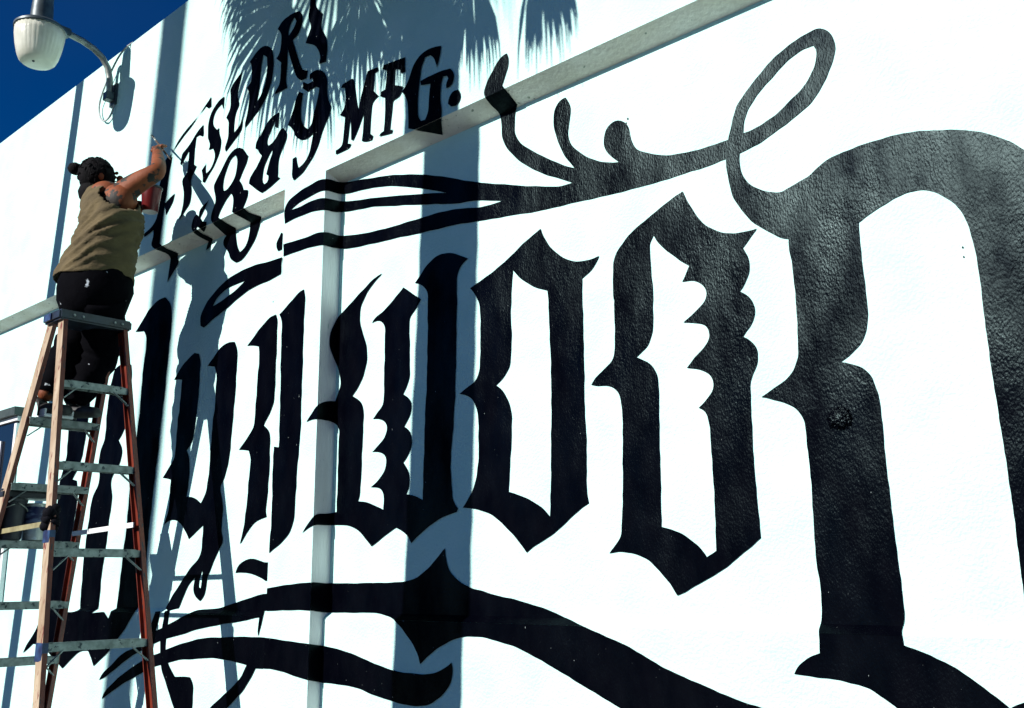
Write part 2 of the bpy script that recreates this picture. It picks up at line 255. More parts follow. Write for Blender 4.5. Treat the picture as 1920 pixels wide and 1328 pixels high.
# the mural: outlines in wall coordinates (quarter millimetres), one shape per letter, on the wall surface they are painted on
PAINT = [
 ('flourish', 'black scrollwork running from the pilaster to the looped letter', [
  (0, ['-8913,13353 -17,25 -30,46 22,39 52,113 35,70 13,38 7,41 3,43 -4,43 -12,43 -19,45 -47,-3 -43,-9 -35,-14 -32,-19 -30,-22 -28,-25 -25,-27 -46,-57 -77,-79 -24,-29 -21,-32 -36,-69 -14,-35 -8,-39 6,-42 19,-45']),
  (1, ['-13158,13198 -64,18 -72,13 -70,7 -67,-1 -193,-21 -138,-6 -68,-7 -64,-11 -246,-55 -57,-18 -50,-24 -40,-29 -34,-34 -25,-39 -16,-46 -3,-51 6,-55 22,-109 5,-48 267,23 75,2 237,-6 157,-1 79,-5 81,-11 159,-27 76,-17 43,-13 0,-399 -1,0 -72,17 -70,12 -70,6 -68,1 -137,-6 -71,0 -433,24 -140,12 -66,2 -66,0 17,-96 6,-93 1,-43 264,-1 216,-8 140,0 72,-2 74,-5 285,-31 64,-11 55,-14', '-14183,12901 58,12 126,36 68,16 67,11 430,34 72,2 74,-3 75,-11 55,-15 0,-136 -47,15 -75,17 -75,11 -142,10 -72,3 -73,0 -212,-16 -74,-1 -175,9']),
  (2, ['352,13215 -51,20 -14,-3 -58,-4 -116,-4 -57,-8 -56,-13 -7,-3 0,-571 21,5 50,6 100,7 52,7 54,13 82,26 0,-437 -27,-5 -52,-3 -111,3 -58,-2 -57,-8 -54,-12 0,-236 6,2 46,4 93,-2 48,1 49,5 100,15 17,3', '-7,12985 11,4 51,9 54,5 108,4 49,4 52,9 34,10 0,-135 -27,-6 -51,-7 -212,-21 -52,-8 -17,-4']),
  (3, ['-13160,3897 4151,0 58,-490 11,-909 15,-966 9,-1420 2,-212 -391,0 0,8 -11,470 -13,991 -3,491 2,461 4,437 0,440 -10,467 -11,232 -3689,0 -43,-134 -49,-217 -32,-225']),
  (5, ['-5469,11585 -90,-4 -100,-1 -69,-2 -102,5 -98,-1 -35,1 -207,23 -110,19 -77,10 -40,8 -40,11 -41,14 -125,50 -41,18 -161,85 -40,25 -36,28 -30,33 -24,37 -19,38 -15,39 -12,41 -9,42 -13,89 -12,44 -19,41 -26,35 -34,31 -40,27 -47,19 -47,7 -43,-5 -39,-15 -35,-21 -28,-27 -22,-34 -14,-39 -10,-40 -6,-42 -2,-44 8,-45 16,-44 23,-42 27,-38 29,-35 31,-34 32,-31 33,-30 33,-35 -44,7 -41,11 -129,45 -44,17 -44,20 -44,24 -128,78 -41,28 -39,30 -37,32 -109,103 -36,37 -33,38 -28,40 -21,42 -16,45 -10,46 -5,45 3,42 47,232 7,42 1,45 -9,48 -19,50 -26,51 -33,53 -46,-2 -40,-9 -34,-15 -27,-22 -24,-25 -21,-30 -17,-35 -11,-41 -5,-42 -4,-84 1,-43 6,-44 10,-45 55,-180 16,-44 74,-163 21,-41 24,-41 30,-41 62,-81 29,-40 27,-40 -97,47 -49,26 -46,28 -126,84 -88,55 -44,30 -129,93 -89,61 -42,33 -211,167 -38,36 -34,37 -30,39 -27,41 -23,42 -19,43 -11,41 -4,41 6,115 3,81 6,39 10,38 21,57 -339,0 10,-25 11,-49 12,-97 2,-46 0,-89 5,-45 12,-48 18,-47 21,-48 25,-46 28,-46 34,-46 155,-175 40,-41 42,-38 177,-139 42,-32 43,-29 176,-115 45,-28 47,-26 96,-46 45,-24 228,-128 44,-28 -185,8 -46,6 -44,10 -231,67 -147,50 -155,42 -51,16 -152,56 -106,36 -154,58 -192,58 -152,57 -159,56 -159,65 -168,62 -57,25 -110,52 -334,141 -61,22 -122,42 -181,71 -60,21 -294,94 -60,18 -183,46 -200,59 -67,16 -344,70 -142,22 -72,13 -216,48 -285,44 -143,27 -14,3 -124,0 0,-522 33,-7 144,-30 72,-12 208,-28 138,-23 70,-9 136,-15 68,-11 66,-15 345,-86 139,-37 66,-14 128,-25 64,-14 196,-53 183,-46 120,-34 59,-14 174,-38 171,-50 299,-73 57,-12 57,-9 113,-12 56,-8 168,-33 53,-11 53,-14 165,-51 161,-46 94,-32 -44,5 -196,4 -210,19 -50,7 -50,10 -161,41 -280,56 -55,9 -163,17 -164,21 -53,4 -156,3 -160,9 -164,5 -169,15 -55,3 -167,1 -362,22 -191,22 -188,13 -67,7 -349,51 -307,58 -64,14 -31,10 0,-236 44,-12 69,-18 69,-15 317,-43 64,-6 195,-11 192,-26 62,-6 188,-14 125,-12 183,-10 62,-5 186,-27 180,-17 121,-14 60,-6 118,-6 58,-5 180,-22 172,-8 274,-25 53,-6 159,-29 51,-8 153,-17 151,-21 148,-17 149,-25 147,-13 292,-40 143,-27 46,-7 180,-16 88,-10 129,-9 133,-15 44,-3 91,-2 47,-2 148,-15 98,-9 95,-13 46,-4 133,-6 133,-15 124,-9 77,-9 37,-2 107,-1 36,-1 111,-9 109,-5 112,-8 111,1 141,-7 100,3 101,-1 98,3 34,-1 106,-8 169,3 33,2 102,12 100,2 87,7 7,97 4,102', '-13159,13028 36,-10 88,-21 82,-15 74,-10 222,-21 358,-52 327,-69 66,-15 66,-17 126,-39 245,-82 371,-134 370,-150 181,-77 52,-21 -300,81 -546,126 -264,63 -548,117 -213,46 -288,48 -294,60 -75,18 -88,24 -48,16']),
 ]),
 ('flourish', 'black looped ribbon stroke above the large right letter', [
  (5, ['-5414,11361 88,12 95,18 65,9 30,7 29,9 82,32 55,19 81,32 86,27 27,11 52,27 79,33 144,69 21,14 20,16 79,78 19,21 86,114 16,25 39,76 27,46 12,25 11,26 28,82 7,29 5,31 -1,35 -4,37 -8,36 -9,35 -13,35 -17,32 -22,29 -25,25 -27,21 -28,17 -29,11 -30,4 -29,-1 -83,-12 -53,-7 -26,-5 -137,-39 -26,-10 -73,-33 -79,-30 -25,-13 -93,-58 -22,-14 -63,-53 -22,-17 -47,-30 -22,-17 -82,-72 -44,-35 -118,-116 -18,-22 -15,-26 -49,-116 -11,-32 -18,-66 -10,-31 -32,-84 -44,-155 -6,-34 -11,-138 -1,-36 1,-36 15,-110 8,-75 27,-150 8,-36 12,-34 15,-33 73,-131 19,-32 80,-118 20,-28 23,-26 26,-25 137,-116 85,-65 54,-44 29,-19 30,-16 31,-13 30,-10 31,-8 32,-7 32,-4 32,-1 153,0 34,64 13,21 47,65 57,98 14,26 11,28 8,30 15,64 16,68 6,36 17,149 3,73 4,33 12,62 -23,-10 -98,-51 -25,-14 -48,-33 -25,-15 -27,-11 -29,-7 -61,-15 -61,-18 -86,-22 -54,-16 -29,-5 -31,1 -33,7 -34,12 -69,27 -34,16 -32,18 -61,41 -57,42 -26,24 -25,26 -22,29 -20,30 -18,32 -17,33 -13,35 -10,36 -6,37 -6,75 0,39 3,37', '-4385,12373 12,-29 12,-31 5,-31 -1,-32 -5,-31 -15,-60 -9,-29 -12,-27 -15,-25 -65,-94 -17,-22 -19,-20 -64,-56 -23,-17 -25,-16 -55,-26 -26,-13 -92,-63 -95,-54 -26,-12 -27,-9 -58,-16 -83,-29 -30,-8 -123,-22 -34,-3 -77,1 7,24 7,61 5,31 7,30 10,29 25,55 14,28 15,26 18,23 57,59 37,42 19,19 108,84 23,15 73,42 23,17 45,37 24,17 100,62 25,14 27,11 113,39 28,8 31,5 96,0']),
 ]),
 ('letter', 'very large black letter at the right edge with weathered glossy paint', [
  (5, ['-4540,10818 17,18 19,17 20,16 22,14 118,58 24,9 26,7 138,19 84,5 27,2 56,9 27,2 135,2 103,-5 80,3 29,0 112,-11 27,-3 83,-15 54,-7 26,-5 24,-6 72,-23 49,-13 73,-23 72,-17 24,-7 138,-54 121,-57 24,-12 23,-14 109,-76 99,-78 19,-15 18,-18 18,-19 74,-85 17,-21 45,-59 32,-40 15,-22 14,-23 48,-95 10,-23 9,-23 33,-98 8,-26 6,-27 10,-54 18,-80 24,-131 4,-27 5,-83 6,-58 2,-32 1,-124 -2,-50 -1,-54 3,-56 -1,-119 -1,-61 -3,-62 1,-64 -4,-63 -2,-64 -5,-64 -1,-131 -7,-134 -5,-69 -2,-70 -7,-70 -9,-142 0,-72 -7,-71 -4,-71 -6,-70 -2,-70 -8,-69 -2,-69 -4,-68 -1,-68 -7,-68 -4,-67 -5,-67 -1,-67 -7,-67 -6,-134 -1,-66 -7,-66 -8,-133 -3,-67 -6,-68 -8,-208 -8,-70 -3,-68 -4,-67 -2,-65 -6,-63 -1,-60 -3,-56 -2,-34 -613,0 -3,42 1,66 -1,22 -4,42 -2,42 -3,105 2,63 -4,82 1,65 -1,70 2,53 0,27 -4,56 0,30 1,59 1,60 3,60 -1,30 -2,30 -1,30 1,61 -3,62 1,62 -2,30 -5,59 0,29 1,54 -1,75 1,46 -1,22 -6,67 0,71 -4,81 -2,65 -6,71 -1,36 2,37 -1,37 -2,72 -1,34 -2,33 -5,59 -1,27 1,51 -5,96 -1,50 -4,82 1,31 2,32 1,35 -3,73 -1,74 -2,37 -2,36 3,68 0,31 -3,56 1,98 -1,48 4,73 1,25 -4,100 -1,52 -4,79 1,74 -1,24 -17,157 -12,77 -5,52 -4,26 -5,25 -29,99 -8,25 -10,25 -12,24 -26,47 -14,24 -17,24 -18,22 -19,21 -80,78 -19,19 -22,16 -22,16 -25,14 -24,13 -26,12 -26,10 -27,6 -28,4 -83,5 -28,0 -28,-3 -77,-15 -26,-5 -24,-7 -72,-29 -76,-23 -123,-51 -25,-11 -68,-37 -21,-9 -4,-77 0,-88 -2,-56 4,-110 -3,-86 6,-172 7,-88 0,-29 -2,-56 3,-111 1,-133 -2,-28 -4,-28 -22,-108 -8,-27 -10,-25 -23,-48 -14,-24 -15,-22 -18,-21 -21,-19 -90,-69 -23,-16 -93,-49 55,-15 28,-11 89,-38 30,-15 28,-18 25,-22 22,-24 20,-25 16,-27 13,-29 8,-31 15,-59 17,-57 6,-28 10,-105 2,-26 -2,-78 0,-25 6,-76 -2,-164 -4,-52 -1,-26 4,-79 -1,-79 2,-76 0,-75 9,-95 0,-98 2,-47 -2,-71 2,-24 4,-49 1,-25 -1,-73 3,-72 1,-74 7,-72 1,-24 -1,-67 6,-139 8,-71 0,-24 -2,-72 3,-76 -1,-50 3,-68 1,-24 -2,-25 -2,-26 -4,-26 -5,-24 -8,-22 -4,-12 -859,0 2,7 8,25 5,24 9,69 2,24 1,78 4,81 -4,129 -2,26 -13,78 -3,27 -6,128 3,74 0,25 -3,78 4,82 1,87 3,62 0,31 -3,63 1,31 4,61 2,86 3,58 -1,29 -5,57 0,28 1,77 -5,101 -1,52 -8,82 0,28 2,57 0,29 -6,112 -4,29 -8,28 -11,27 -13,24 -15,24 -16,23 -19,23 -22,21 -26,20 -29,17 -62,34 -32,14 -33,13 -64,22 -60,25 -30,10 -28,9 -27,5 121,60 60,31 89,41 28,15 25,17 23,19 22,19 21,21 20,23 16,27 39,83 10,26 7,27 3,27 3,79 5,80 0,61 2,32 6,62 1,31 -2,88 2,84 -1,82 4,82 -1,28 -7,85 -1,87 -4,87 0,58 -2,29 -4,30 -11,60 -4,29 -2,30 0,58 0,29 3,28 4,28 7,26 39,131 10,27 66,134 52,90 32,65 19,31 39,55 31,51']),
  (7, ['-2220,3714 13,-2758 4,-1236 -590,0 -10,953 -29,3041 -1143,0 2,-1371 6,-971 10,-1030 8,-622 -857,0 -6,398 -10,971 -6,943 -6,1682']),
  (9, ['-2204,5841 -2,-13 -2,-37 0,-35 -2,-34 -3,-34 -3,-65 -5,-63 -1,-57 -1,-26 -6,-49 -5,-64 -4,-41 -2,-19 0,-53 -1,-18 -52,-3 -53,-5 -56,-3 -60,-8 -61,-2 -129,-9 -66,-9 -66,-4 -65,-6 -63,-3 -61,-8 -59,-1 -57,-4 20,37 12,18 15,16 16,14 19,11 20,11 66,27 21,10 20,13 93,65 3,54 9,61 2,22 0,21 -2,87 -2,21 -5,43 -2,23 -2,47 -2,24 -6,47 0,1 -1157,0 1,-11 5,-50 0,-24 39,-15 67,-19 129,-45 21,-9 40,-21 20,-9 59,-23 94,-47 18,-11 17,-12 35,-25 54,-35 69,-51 35,-24 51,-43 51,-34 73,-60 15,-13 14,-14 27,-32 15,-16 30,-29 14,-15 -60,-8 -62,-10 -67,-9 -70,-15 -150,-19 -77,-11 -77,-13 -148,-18 -68,-10 -61,-7 -95,0 -32,4 -24,8 -19,12 -17,14 -15,15 -15,17 -39,51 -15,16 -18,14 -99,63 -40,23 -56,37 -20,11 -20,10 -22,8 -69,18 -24,6 -25,4 -51,6 -26,5 -54,12 -27,5 -110,9 -26,2 -81,0 -27,1 -83,10 -87,5 -80,7 18,33 20,30 24,26 26,22 53,38 27,17 28,15 28,12 75,26 1,47 6,81 -1,52 0,15']),
 ]),
 ('letter', 'black letter with three scalloped spurs left of the largest letter', [
  (5, ['-6229,11106 46,-121 18,-38 59,-105 36,-71 20,-34 22,-33 47,-65 26,-31 29,-30 32,-26 96,-67 31,-21 33,-19 33,-16 34,-13 70,-21 33,-9 33,-7 33,-4 135,-10 37,-1 36,1 36,2 -19,-20 -64,-59 -65,-68 -48,-43 36,-75 16,-34 10,-34 6,-33 2,-31 0,-30 -2,-29 -4,-30 -8,-29 -13,-27 -45,-77 -16,-24 -17,-23 -20,-20 -20,-18 57,-40 28,-22 26,-26 21,-30 17,-31 13,-33 10,-34 5,-34 0,-33 -6,-31 -10,-30 -12,-29 -15,-27 -17,-26 -21,-25 -48,-45 -22,-25 -22,-25 37,-21 32,-23 27,-25 22,-25 19,-25 16,-27 11,-28 6,-28 2,-29 -1,-30 -3,-32 -5,-32 -10,-30 -13,-28 -31,-50 -15,-25 -12,-27 -11,-26 -10,-27 -6,-28 -4,-29 -1,-30 2,-61 -7,-89 -2,-91 -4,-62 0,-30 5,-88 -6,-117 -1,-54 -4,-79 0,-28 5,-80 -3,-77 3,-119 1,-60 7,-85 -2,-82 7,-183 6,-55 2,-30 -1,-88 4,-81 1,-25 -43,-30 -68,-53 -25,-17 -81,-49 -98,-68 -52,-35 -50,-36 -27,-18 -28,-15 -87,-44 -59,-32 -121,-55 -57,-27 -92,-39 -31,-16 -57,-31 -30,-15 -34,-13 -78,-27 -34,48 -33,50 -17,24 -18,23 -66,65 -64,67 -117,105 -27,20 -31,18 -34,16 -71,28 -36,13 -37,11 -39,9 -119,16 -42,5 -42,1 -44,-4 -46,-6 -51,-5 29,30 57,55 52,54 23,28 19,29 12,31 6,32 4,67 12,101 5,63 12,98 2,33 -1,64 2,31 7,63 10,195 -4,113 9,114 4,91 6,65 1,33 -2,65 1,31 8,97 -5,189 -18,127 -7,33 -13,35 -21,34 -30,30 -34,27 -38,22 -41,16 -41,10 -41,5 -40,3 -40,4 -39,8 -75,23 43,52 25,26 29,22 156,100 59,38 28,24 21,28 15,32 9,33 11,68 3,35 2,100 9,97 1,33 -4,98 1,100 -1,70 1,33 6,62 -6,31 -1,-35 3,-72 -2,-109 0,-34 -2,90 3,66 0,34 -9,102 2,208 9,98 5,107 6,35 10,32 14,32 16,30 18,30 22,26 24,24 53,45 49,47 25,21 27,20 126,72 33,17 97,38 93,46 95,40 94,45 97,36 92,39 31,9 60,15', '-6692,10647 34,-68 20,-33 24,-33 55,-65 30,-33 31,-31 95,-84 58,-56 30,-27 32,-25 94,-69 -18,-25 -17,-29 -35,-63 -21,-32 -23,-30 81,-6 41,-4 39,-10 37,-16 34,-21 32,-26 28,-30 23,-32 14,-35 4,-33 -4,-30 -9,-26 -13,-24 -17,-23 -21,-20 -24,-18 -108,-74 -29,-18 -91,-49 -28,-18 74,-14 112,-29 34,-10 33,-12 30,-16 25,-21 20,-25 13,-26 7,-28 3,-29 -2,-29 -9,-27 -14,-26 -19,-24 -21,-22 -23,-21 -25,-22 -27,-20 -56,-39 -26,-20 -68,-67 -44,-39 111,-27 37,-11 35,-13 32,-15 30,-17 29,-19 26,-21 22,-26 17,-30 10,-32 4,-32 -3,-32 -8,-31 -15,-29 -20,-25 -69,-66 -24,-21 -26,-20 -52,-36 33,-18 29,-20 24,-24 17,-29 11,-31 23,-124 2,-30 -2,-89 2,-88 -1,-85 7,-86 0,-27 -4,-85 3,-93 0,-63 6,-90 0,-29 -6,-84 1,-81 -3,-81 3,-84 -1,-29 -6,-59 -2,-31 0,-89 -2,-108 -32,-19 -32,-17 -65,-32 -13,22 -16,22 -37,44 -20,21 -22,22 -24,20 -130,92 -28,17 -30,16 -32,14 -104,38 -37,11 -74,18 -36,10 7,82 0,30 -3,61 4,173 11,116 -2,91 3,120 -1,62 6,90 -1,28 -4,58 0,31 6,125 2,62 7,87 -3,95 1,32 7,96 2,61 6,98 0,35 -5,69 -1,62 -2,30 -6,30 -9,30 -13,30 -16,29 -18,29 -21,28 -25,26 -30,23 -34,20 -103,56 -33,15 26,14 112,71 26,20 22,24 18,27 28,60 13,30 11,30 7,29 5,30 10,123 1,31 -2,99 2,32 9,62 2,31 1,131 -1,33 -3,34 -9,71 -2,36 0,107 -5,105 -1,165 4,29 10,27 16,26 19,25']),
 ]),
 ('letter', 'plain black letter o right of the wide trunk shadow', [
  (5, ['-8575,11213 14,-45 19,-46 23,-45 75,-123 26,-37 30,-34 32,-33 104,-95 38,-32 41,-31 44,-27 44,-24 44,-21 44,-19 46,-15 47,-10 48,-7 102,-8 51,-2 48,3 93,14 -16,-32 -19,-28 -47,-55 -26,-28 -31,-26 -37,-23 -120,-59 0,-63 -8,-97 -2,-192 1,-35 7,-74 2,-37 -6,-106 1,-111 -4,-78 1,-41 5,-81 -1,-41 -6,-81 2,-122 -1,-83 5,-83 -2,-42 -9,-82 -1,-127 -2,-42 0,-43 6,-88 -3,-91 1,-47 8,-92 3,-89 6,-82 0,-38 -6,-69 -2,-33 1,-96 -5,-94 1,-96 -9,-98 0,-34 7,-151 5,-30 20,-93 -94,-42 -32,-17 -159,-97 -29,-19 -86,-63 -161,-100 -33,-20 -36,-18 -192,-86 -106,-44 -34,-17 -107,-66 -76,83 -144,141 -30,26 -99,75 -95,78 -35,24 -107,69 -38,22 -41,21 -47,18 -51,16 -154,43 -50,11 -51,9 -194,23 36,32 32,34 106,131 23,33 19,34 44,107 13,37 9,37 16,111 16,75 5,37 2,191 -8,117 1,38 6,75 1,38 -13,142 -4,35 -8,36 -11,36 -14,35 -17,34 -19,34 -22,34 -29,33 -38,29 -48,26 -54,21 -58,18 -60,16 49,21 93,44 131,52 38,21 30,27 25,31 19,34 15,35 12,35 6,35 4,106 12,117 -4,121 4,114 -2,116 6,108 -1,35 -11,116 -3,41 -4,41 -11,41 -18,42 -23,43 -25,42 -27,40 -29,39 -31,36 -33,32 81,29 139,41 89,32 123,36 39,14 111,50 116,46 148,73 76,37 103,63 37,19 121,50 78,34', '-9115,10728 75,-86 38,-42 42,-40 45,-35 140,-97 48,-31 50,-27 52,-23 154,-61 16,-137 1,-37 -3,-74 7,-142 0,-73 7,-116 0,-38 -4,-73 1,-36 10,-106 3,-101 4,-66 1,-33 -8,-99 -1,-34 5,-101 -2,-103 2,-71 -1,-35 -6,-71 -1,-34 5,-101 -8,-209 -9,-72 -4,-39 3,-85 0,-47 -5,-102 0,-54 -7,-109 0,-55 4,-54 -2,-51 -8,-96 -4,-84 -9,-76 -1,-36 2,-71 -1,-34 -9,-94 -1,-29 -89,86 -32,27 -34,24 -36,21 -148,77 -40,19 -42,17 -177,61 -46,15 -92,25 0,31 14,128 5,95 10,99 3,106 17,102 4,34 10,174 -1,129 10,106 -2,37 -6,38 -19,79 -12,39 -16,39 -20,39 -46,74 -25,37 -30,36 -36,34 -41,31 -43,27 76,45 37,24 34,27 30,29 51,59 22,31 16,33 9,36 18,177 4,112 10,109 -1,37 -13,109 -5,182 1,36 14,108 1,37 0,74 1,36 13,113 6,79 17,106']),
 ]),
 ('letter', 'black letter w crossing the pilaster return and the trunk shadow', [
  (1, ['-13158,7276 -28,-3 -59,-16 -55,-19 -104,-45 -48,-23 76,78 40,38 126,104 43,29 9,4 0,1573 -49,7 -83,2 -79,-9 -80,-14 31,36 111,94 69,64 39,28 41,21']),
  (2, ['352,7297 -62,-5 -52,-1 -110,1 -55,-1 -53,-7 -27,-7 0,147 31,22 45,17 50,9 110,5 57,5 55,8 11,2 0,1475 -2,2 -48,13 -53,9 -57,5 -117,3 -59,0 -23,-2 0,228 3,3 37,28 43,23 48,20 54,17 57,12 58,7 59,5 0,1 0,631 -45,70 -72,126 -20,42 -15,43 -7,45 0,45 6,93 8,47 13,49 19,48 71,140 26,46 16,23']),
  (5, ['-10544,11312 69,-8 67,-14 65,-21 60,-26 213,-108 50,-26 -50,-21 -48,-23 -41,-29 -32,-34 -25,-36 -20,-37 -14,-38 -8,-40 -2,-40 1,-110 -2,-71 1,-39 8,-84 1,-44 -10,-130 -1,-87 -7,-126 8,-131 -9,-132 2,-90 -4,-137 5,-98 -3,-50 -12,-103 -2,-104 -5,-98 5,-131 -3,-37 -15,-103 -15,-204 -3,-117 -19,-109 -16,-150 -12,-76 -2,-38 0,-76 -8,-115 1,-39 14,-120 5,-81 16,-114 6,-73 7,-35 13,-34 19,-32 24,-30 54,-58 -28,-46 -231,-48 -50,-11 -48,-14 -47,-18 -188,-81 -47,-23 -136,-77 -95,-53 -42,-29 -80,-58 -62,84 -41,38 -52,34 -60,31 -66,29 -71,27 -54,-19 -206,-92 -51,-24 -99,-53 -54,-26 -109,-49 -33,32 -127,98 -78,65 -43,30 -48,28 -53,24 -55,22 -60,21 -64,17 -68,13 -71,7 -207,11 -117,1 0,196 57,4 70,8 -10,161 3,44 11,89 -2,162 1,79 -9,122 0,41 7,81 2,41 -8,130 2,127 -3,77 6,73 5,40 0,42 -12,44 -28,43 -42,38 -50,28 0,374 39,71 60,118 19,41 10,44 -2,46 -11,48 -31,98 -19,50 -24,50 -30,50 -11,15 0,817 18,14 46,26 95,47 140,76 101,50 135,81 47,23 100,44 49,25 94,55 50,23 52,19 106,30 52,11 60,6 -44,-28 -94,-47 -46,-27 -127,-90 -42,-32 -37,-36 -120,-157 -22,-41 -13,-43 -6,-45 -2,-91 1,-47 7,-47 13,-48 81,-187 66,-136 17,-45 12,-45 14,-127 3,-42 -1,-42 -8,-41 -60,-166 -17,-42 -23,-40 -83,-107 -29,-33 -32,-31 -68,-56 -33,-30 120,-59 55,-34 47,-40 33,-44 20,-43 13,-42 8,-41 6,-41 1,-39 -11,-115 4,-126 -8,-159 0,-77 -12,-118 -2,-40 9,-122 -10,-249 -13,-111 0,-76 -4,-46 -16,-50 -26,-54 139,-14 64,-10 61,-15 60,-19 248,-84 51,-22 1,35 9,80 0,40 -4,40 -10,39 -21,39 -34,35 -50,27 -61,16 -70,7 -77,6 98,47 46,26 42,29 74,60 33,31 29,34 22,39 14,43 7,43 1,43 -13,42 -31,39 -50,31 -61,22 -66,14 -68,9 -62,3 39,17 195,130 35,28 30,31 22,35 18,35 12,36 3,39 -12,40 -30,41 -48,35 -58,26 -64,18 -71,11 -67,3 41,35 40,37 42,34 44,31 38,31 27,34 15,36 6,37 10,123 -1,45 -7,89 -1,182 -3,50 0,52 11,102 0,51 -7,98 -3,254 5,81 -4,44 -17,47 -33,45 -45,37 -56,25 -62,12 -64,-3 -61,-14 37,39 43,33 52,24 113,37 52,22 180,100 127,86 90,54 41,27 35,28 105,-67 159,-112 159,-104 -63,-74 -34,-35 -36,-34 -75,-59 -29,-29 -19,-31 -9,-34 -2,-36 -2,-167 4,-45 12,-87 3,-43 -4,-124 6,-125 -1,-77 11,-147 -3,-40 -11,-40 -15,-38 -40,-77 -25,-37 -55,-71 93,-57 41,-31 33,-36 22,-40 8,-43 -2,-44 -8,-43 -14,-43 -21,-40 -28,-36 -88,-102 55,-29 48,-35 34,-38 21,-41 13,-41 9,-41 3,-40 -5,-40 -13,-39 -20,-37 -23,-37 -27,-37 -31,-35 -34,-33 -38,-31 74,-83 30,-38 21,-38 13,-39 7,-39 3,-40 -1,-41 -5,-41 -13,-41 -22,-40 -27,-42 126,-25 62,-16 62,-21 120,-51 -2,95 2,49 6,51 2,53 -5,110 4,111 1,110 14,103 2,50 -4,96 3,93 -1,135 9,85 2,42 -4,120 17,227 17,106 1,37 -5,111 5,146 -1,75 8,115 0,40 -7,85 -1,44 7,91 2,143 5,95 -3,46 -10,89 -1,43 4,86 -2,131 3,116 -5,37 -12,37 -24,40 -37,41 -48,40 -58,36 -63,28 -62,20 155,128 63,61 35,28 41,25 88,44 45,20 49,18 57,11 64,4']),
 ]),
 ('letter', 'tall black letter stroke on the pilaster front', [
  (1, ['-14369,10993 0,11 113,50 161,91 114,54 103,57 51,26 53,18 105,18 34,-108 11,-49 3,-47 -6,-149 -2,-100 -9,-91 0,-46 9,-100 2,-51 -7,-104 3,-160 -3,-104 4,-51 13,-103 1,-49 -6,-98 0,-147 -6,-97 2,-50 9,-99 0,-49 -7,-98 7,-151 1,-100 12,-99 3,-48 -2,-46 -11,-90 -6,-139 -11,-95 -2,-136 -5,-41 -21,-111 -11,-232 7,-131 -3,-44 -13,-84 -3,-43 1,-135 -4,-171 -4,-41 -10,-42 -35,-83 -20,-40 -23,-40 -30,-38 -38,-35 -45,-34 -96,-63 -54,-32 -60,-30 -135,-56 -65,-32 -56,-32 -2,111 3,161 5,43 17,92 2,46 -8,128 1,120 -4,125 7,123 -21,168 -3,124 -7,82 8,171 -9,135 13,121 1,37 140,-25 8,128 -2,46 -14,98 -3,50 3,102 -5,154 3,101 -3,51 -13,104 0,52 5,104 -8,156 -3,99 -22,143 -2,46 4,134 -6,131 2,83 -6,87 -8,96 8,141 -2,44 -7,42 -12,41 -17,42 -25,44']),
 ]),
 ('letter', 'black letter stroke just left of the pilaster with a spur at mid height', [
  (6, ['-15930,10756 191,119 48,33 92,70 50,32 166,85 102,55 56,22 62,13 141,13 45,-91 12,-43 4,-43 -5,-139 11,-152 1,-138 8,-89 2,-45 -15,-133 -1,-46 7,-144 0,-99 11,-159 -13,-148 0,-130 -9,-44 -19,-44 -52,-90 -29,-43 -34,-43 -82,-82 -37,-41 -30,-46 85,-53 64,-51 38,-49 19,-47 11,-44 9,-91 -6,-137 2,-45 15,-95 5,-49 -1,-235 -18,-134 -1,-46 6,-130 -36,-264 -3,-44 4,-44 12,-45 20,-43 -155,-25 -77,-16 -75,-20 -68,-28 -57,-33 -95,-71 -86,-72 -142,-146 -50,-34 11,45 32,81 65,215 7,43 9,136 28,132 23,266 -6,134 4,45 17,92 22,275 -5,51 -18,53 -28,54 -31,53 -165,27 -84,11 -80,7 103,76 103,73 164,141 37,36 31,38 20,40 11,41 14,181 -5,141 2,45 20,142 -4,157 7,148 -1,95 4,48 19,97 5,49 -11,185 -5,47 -10,50 -14,52 -96,27 -97,23 -100,17']),
 ]),
 ('letter', 'black letter y with a long looped tail beside the ladder', [
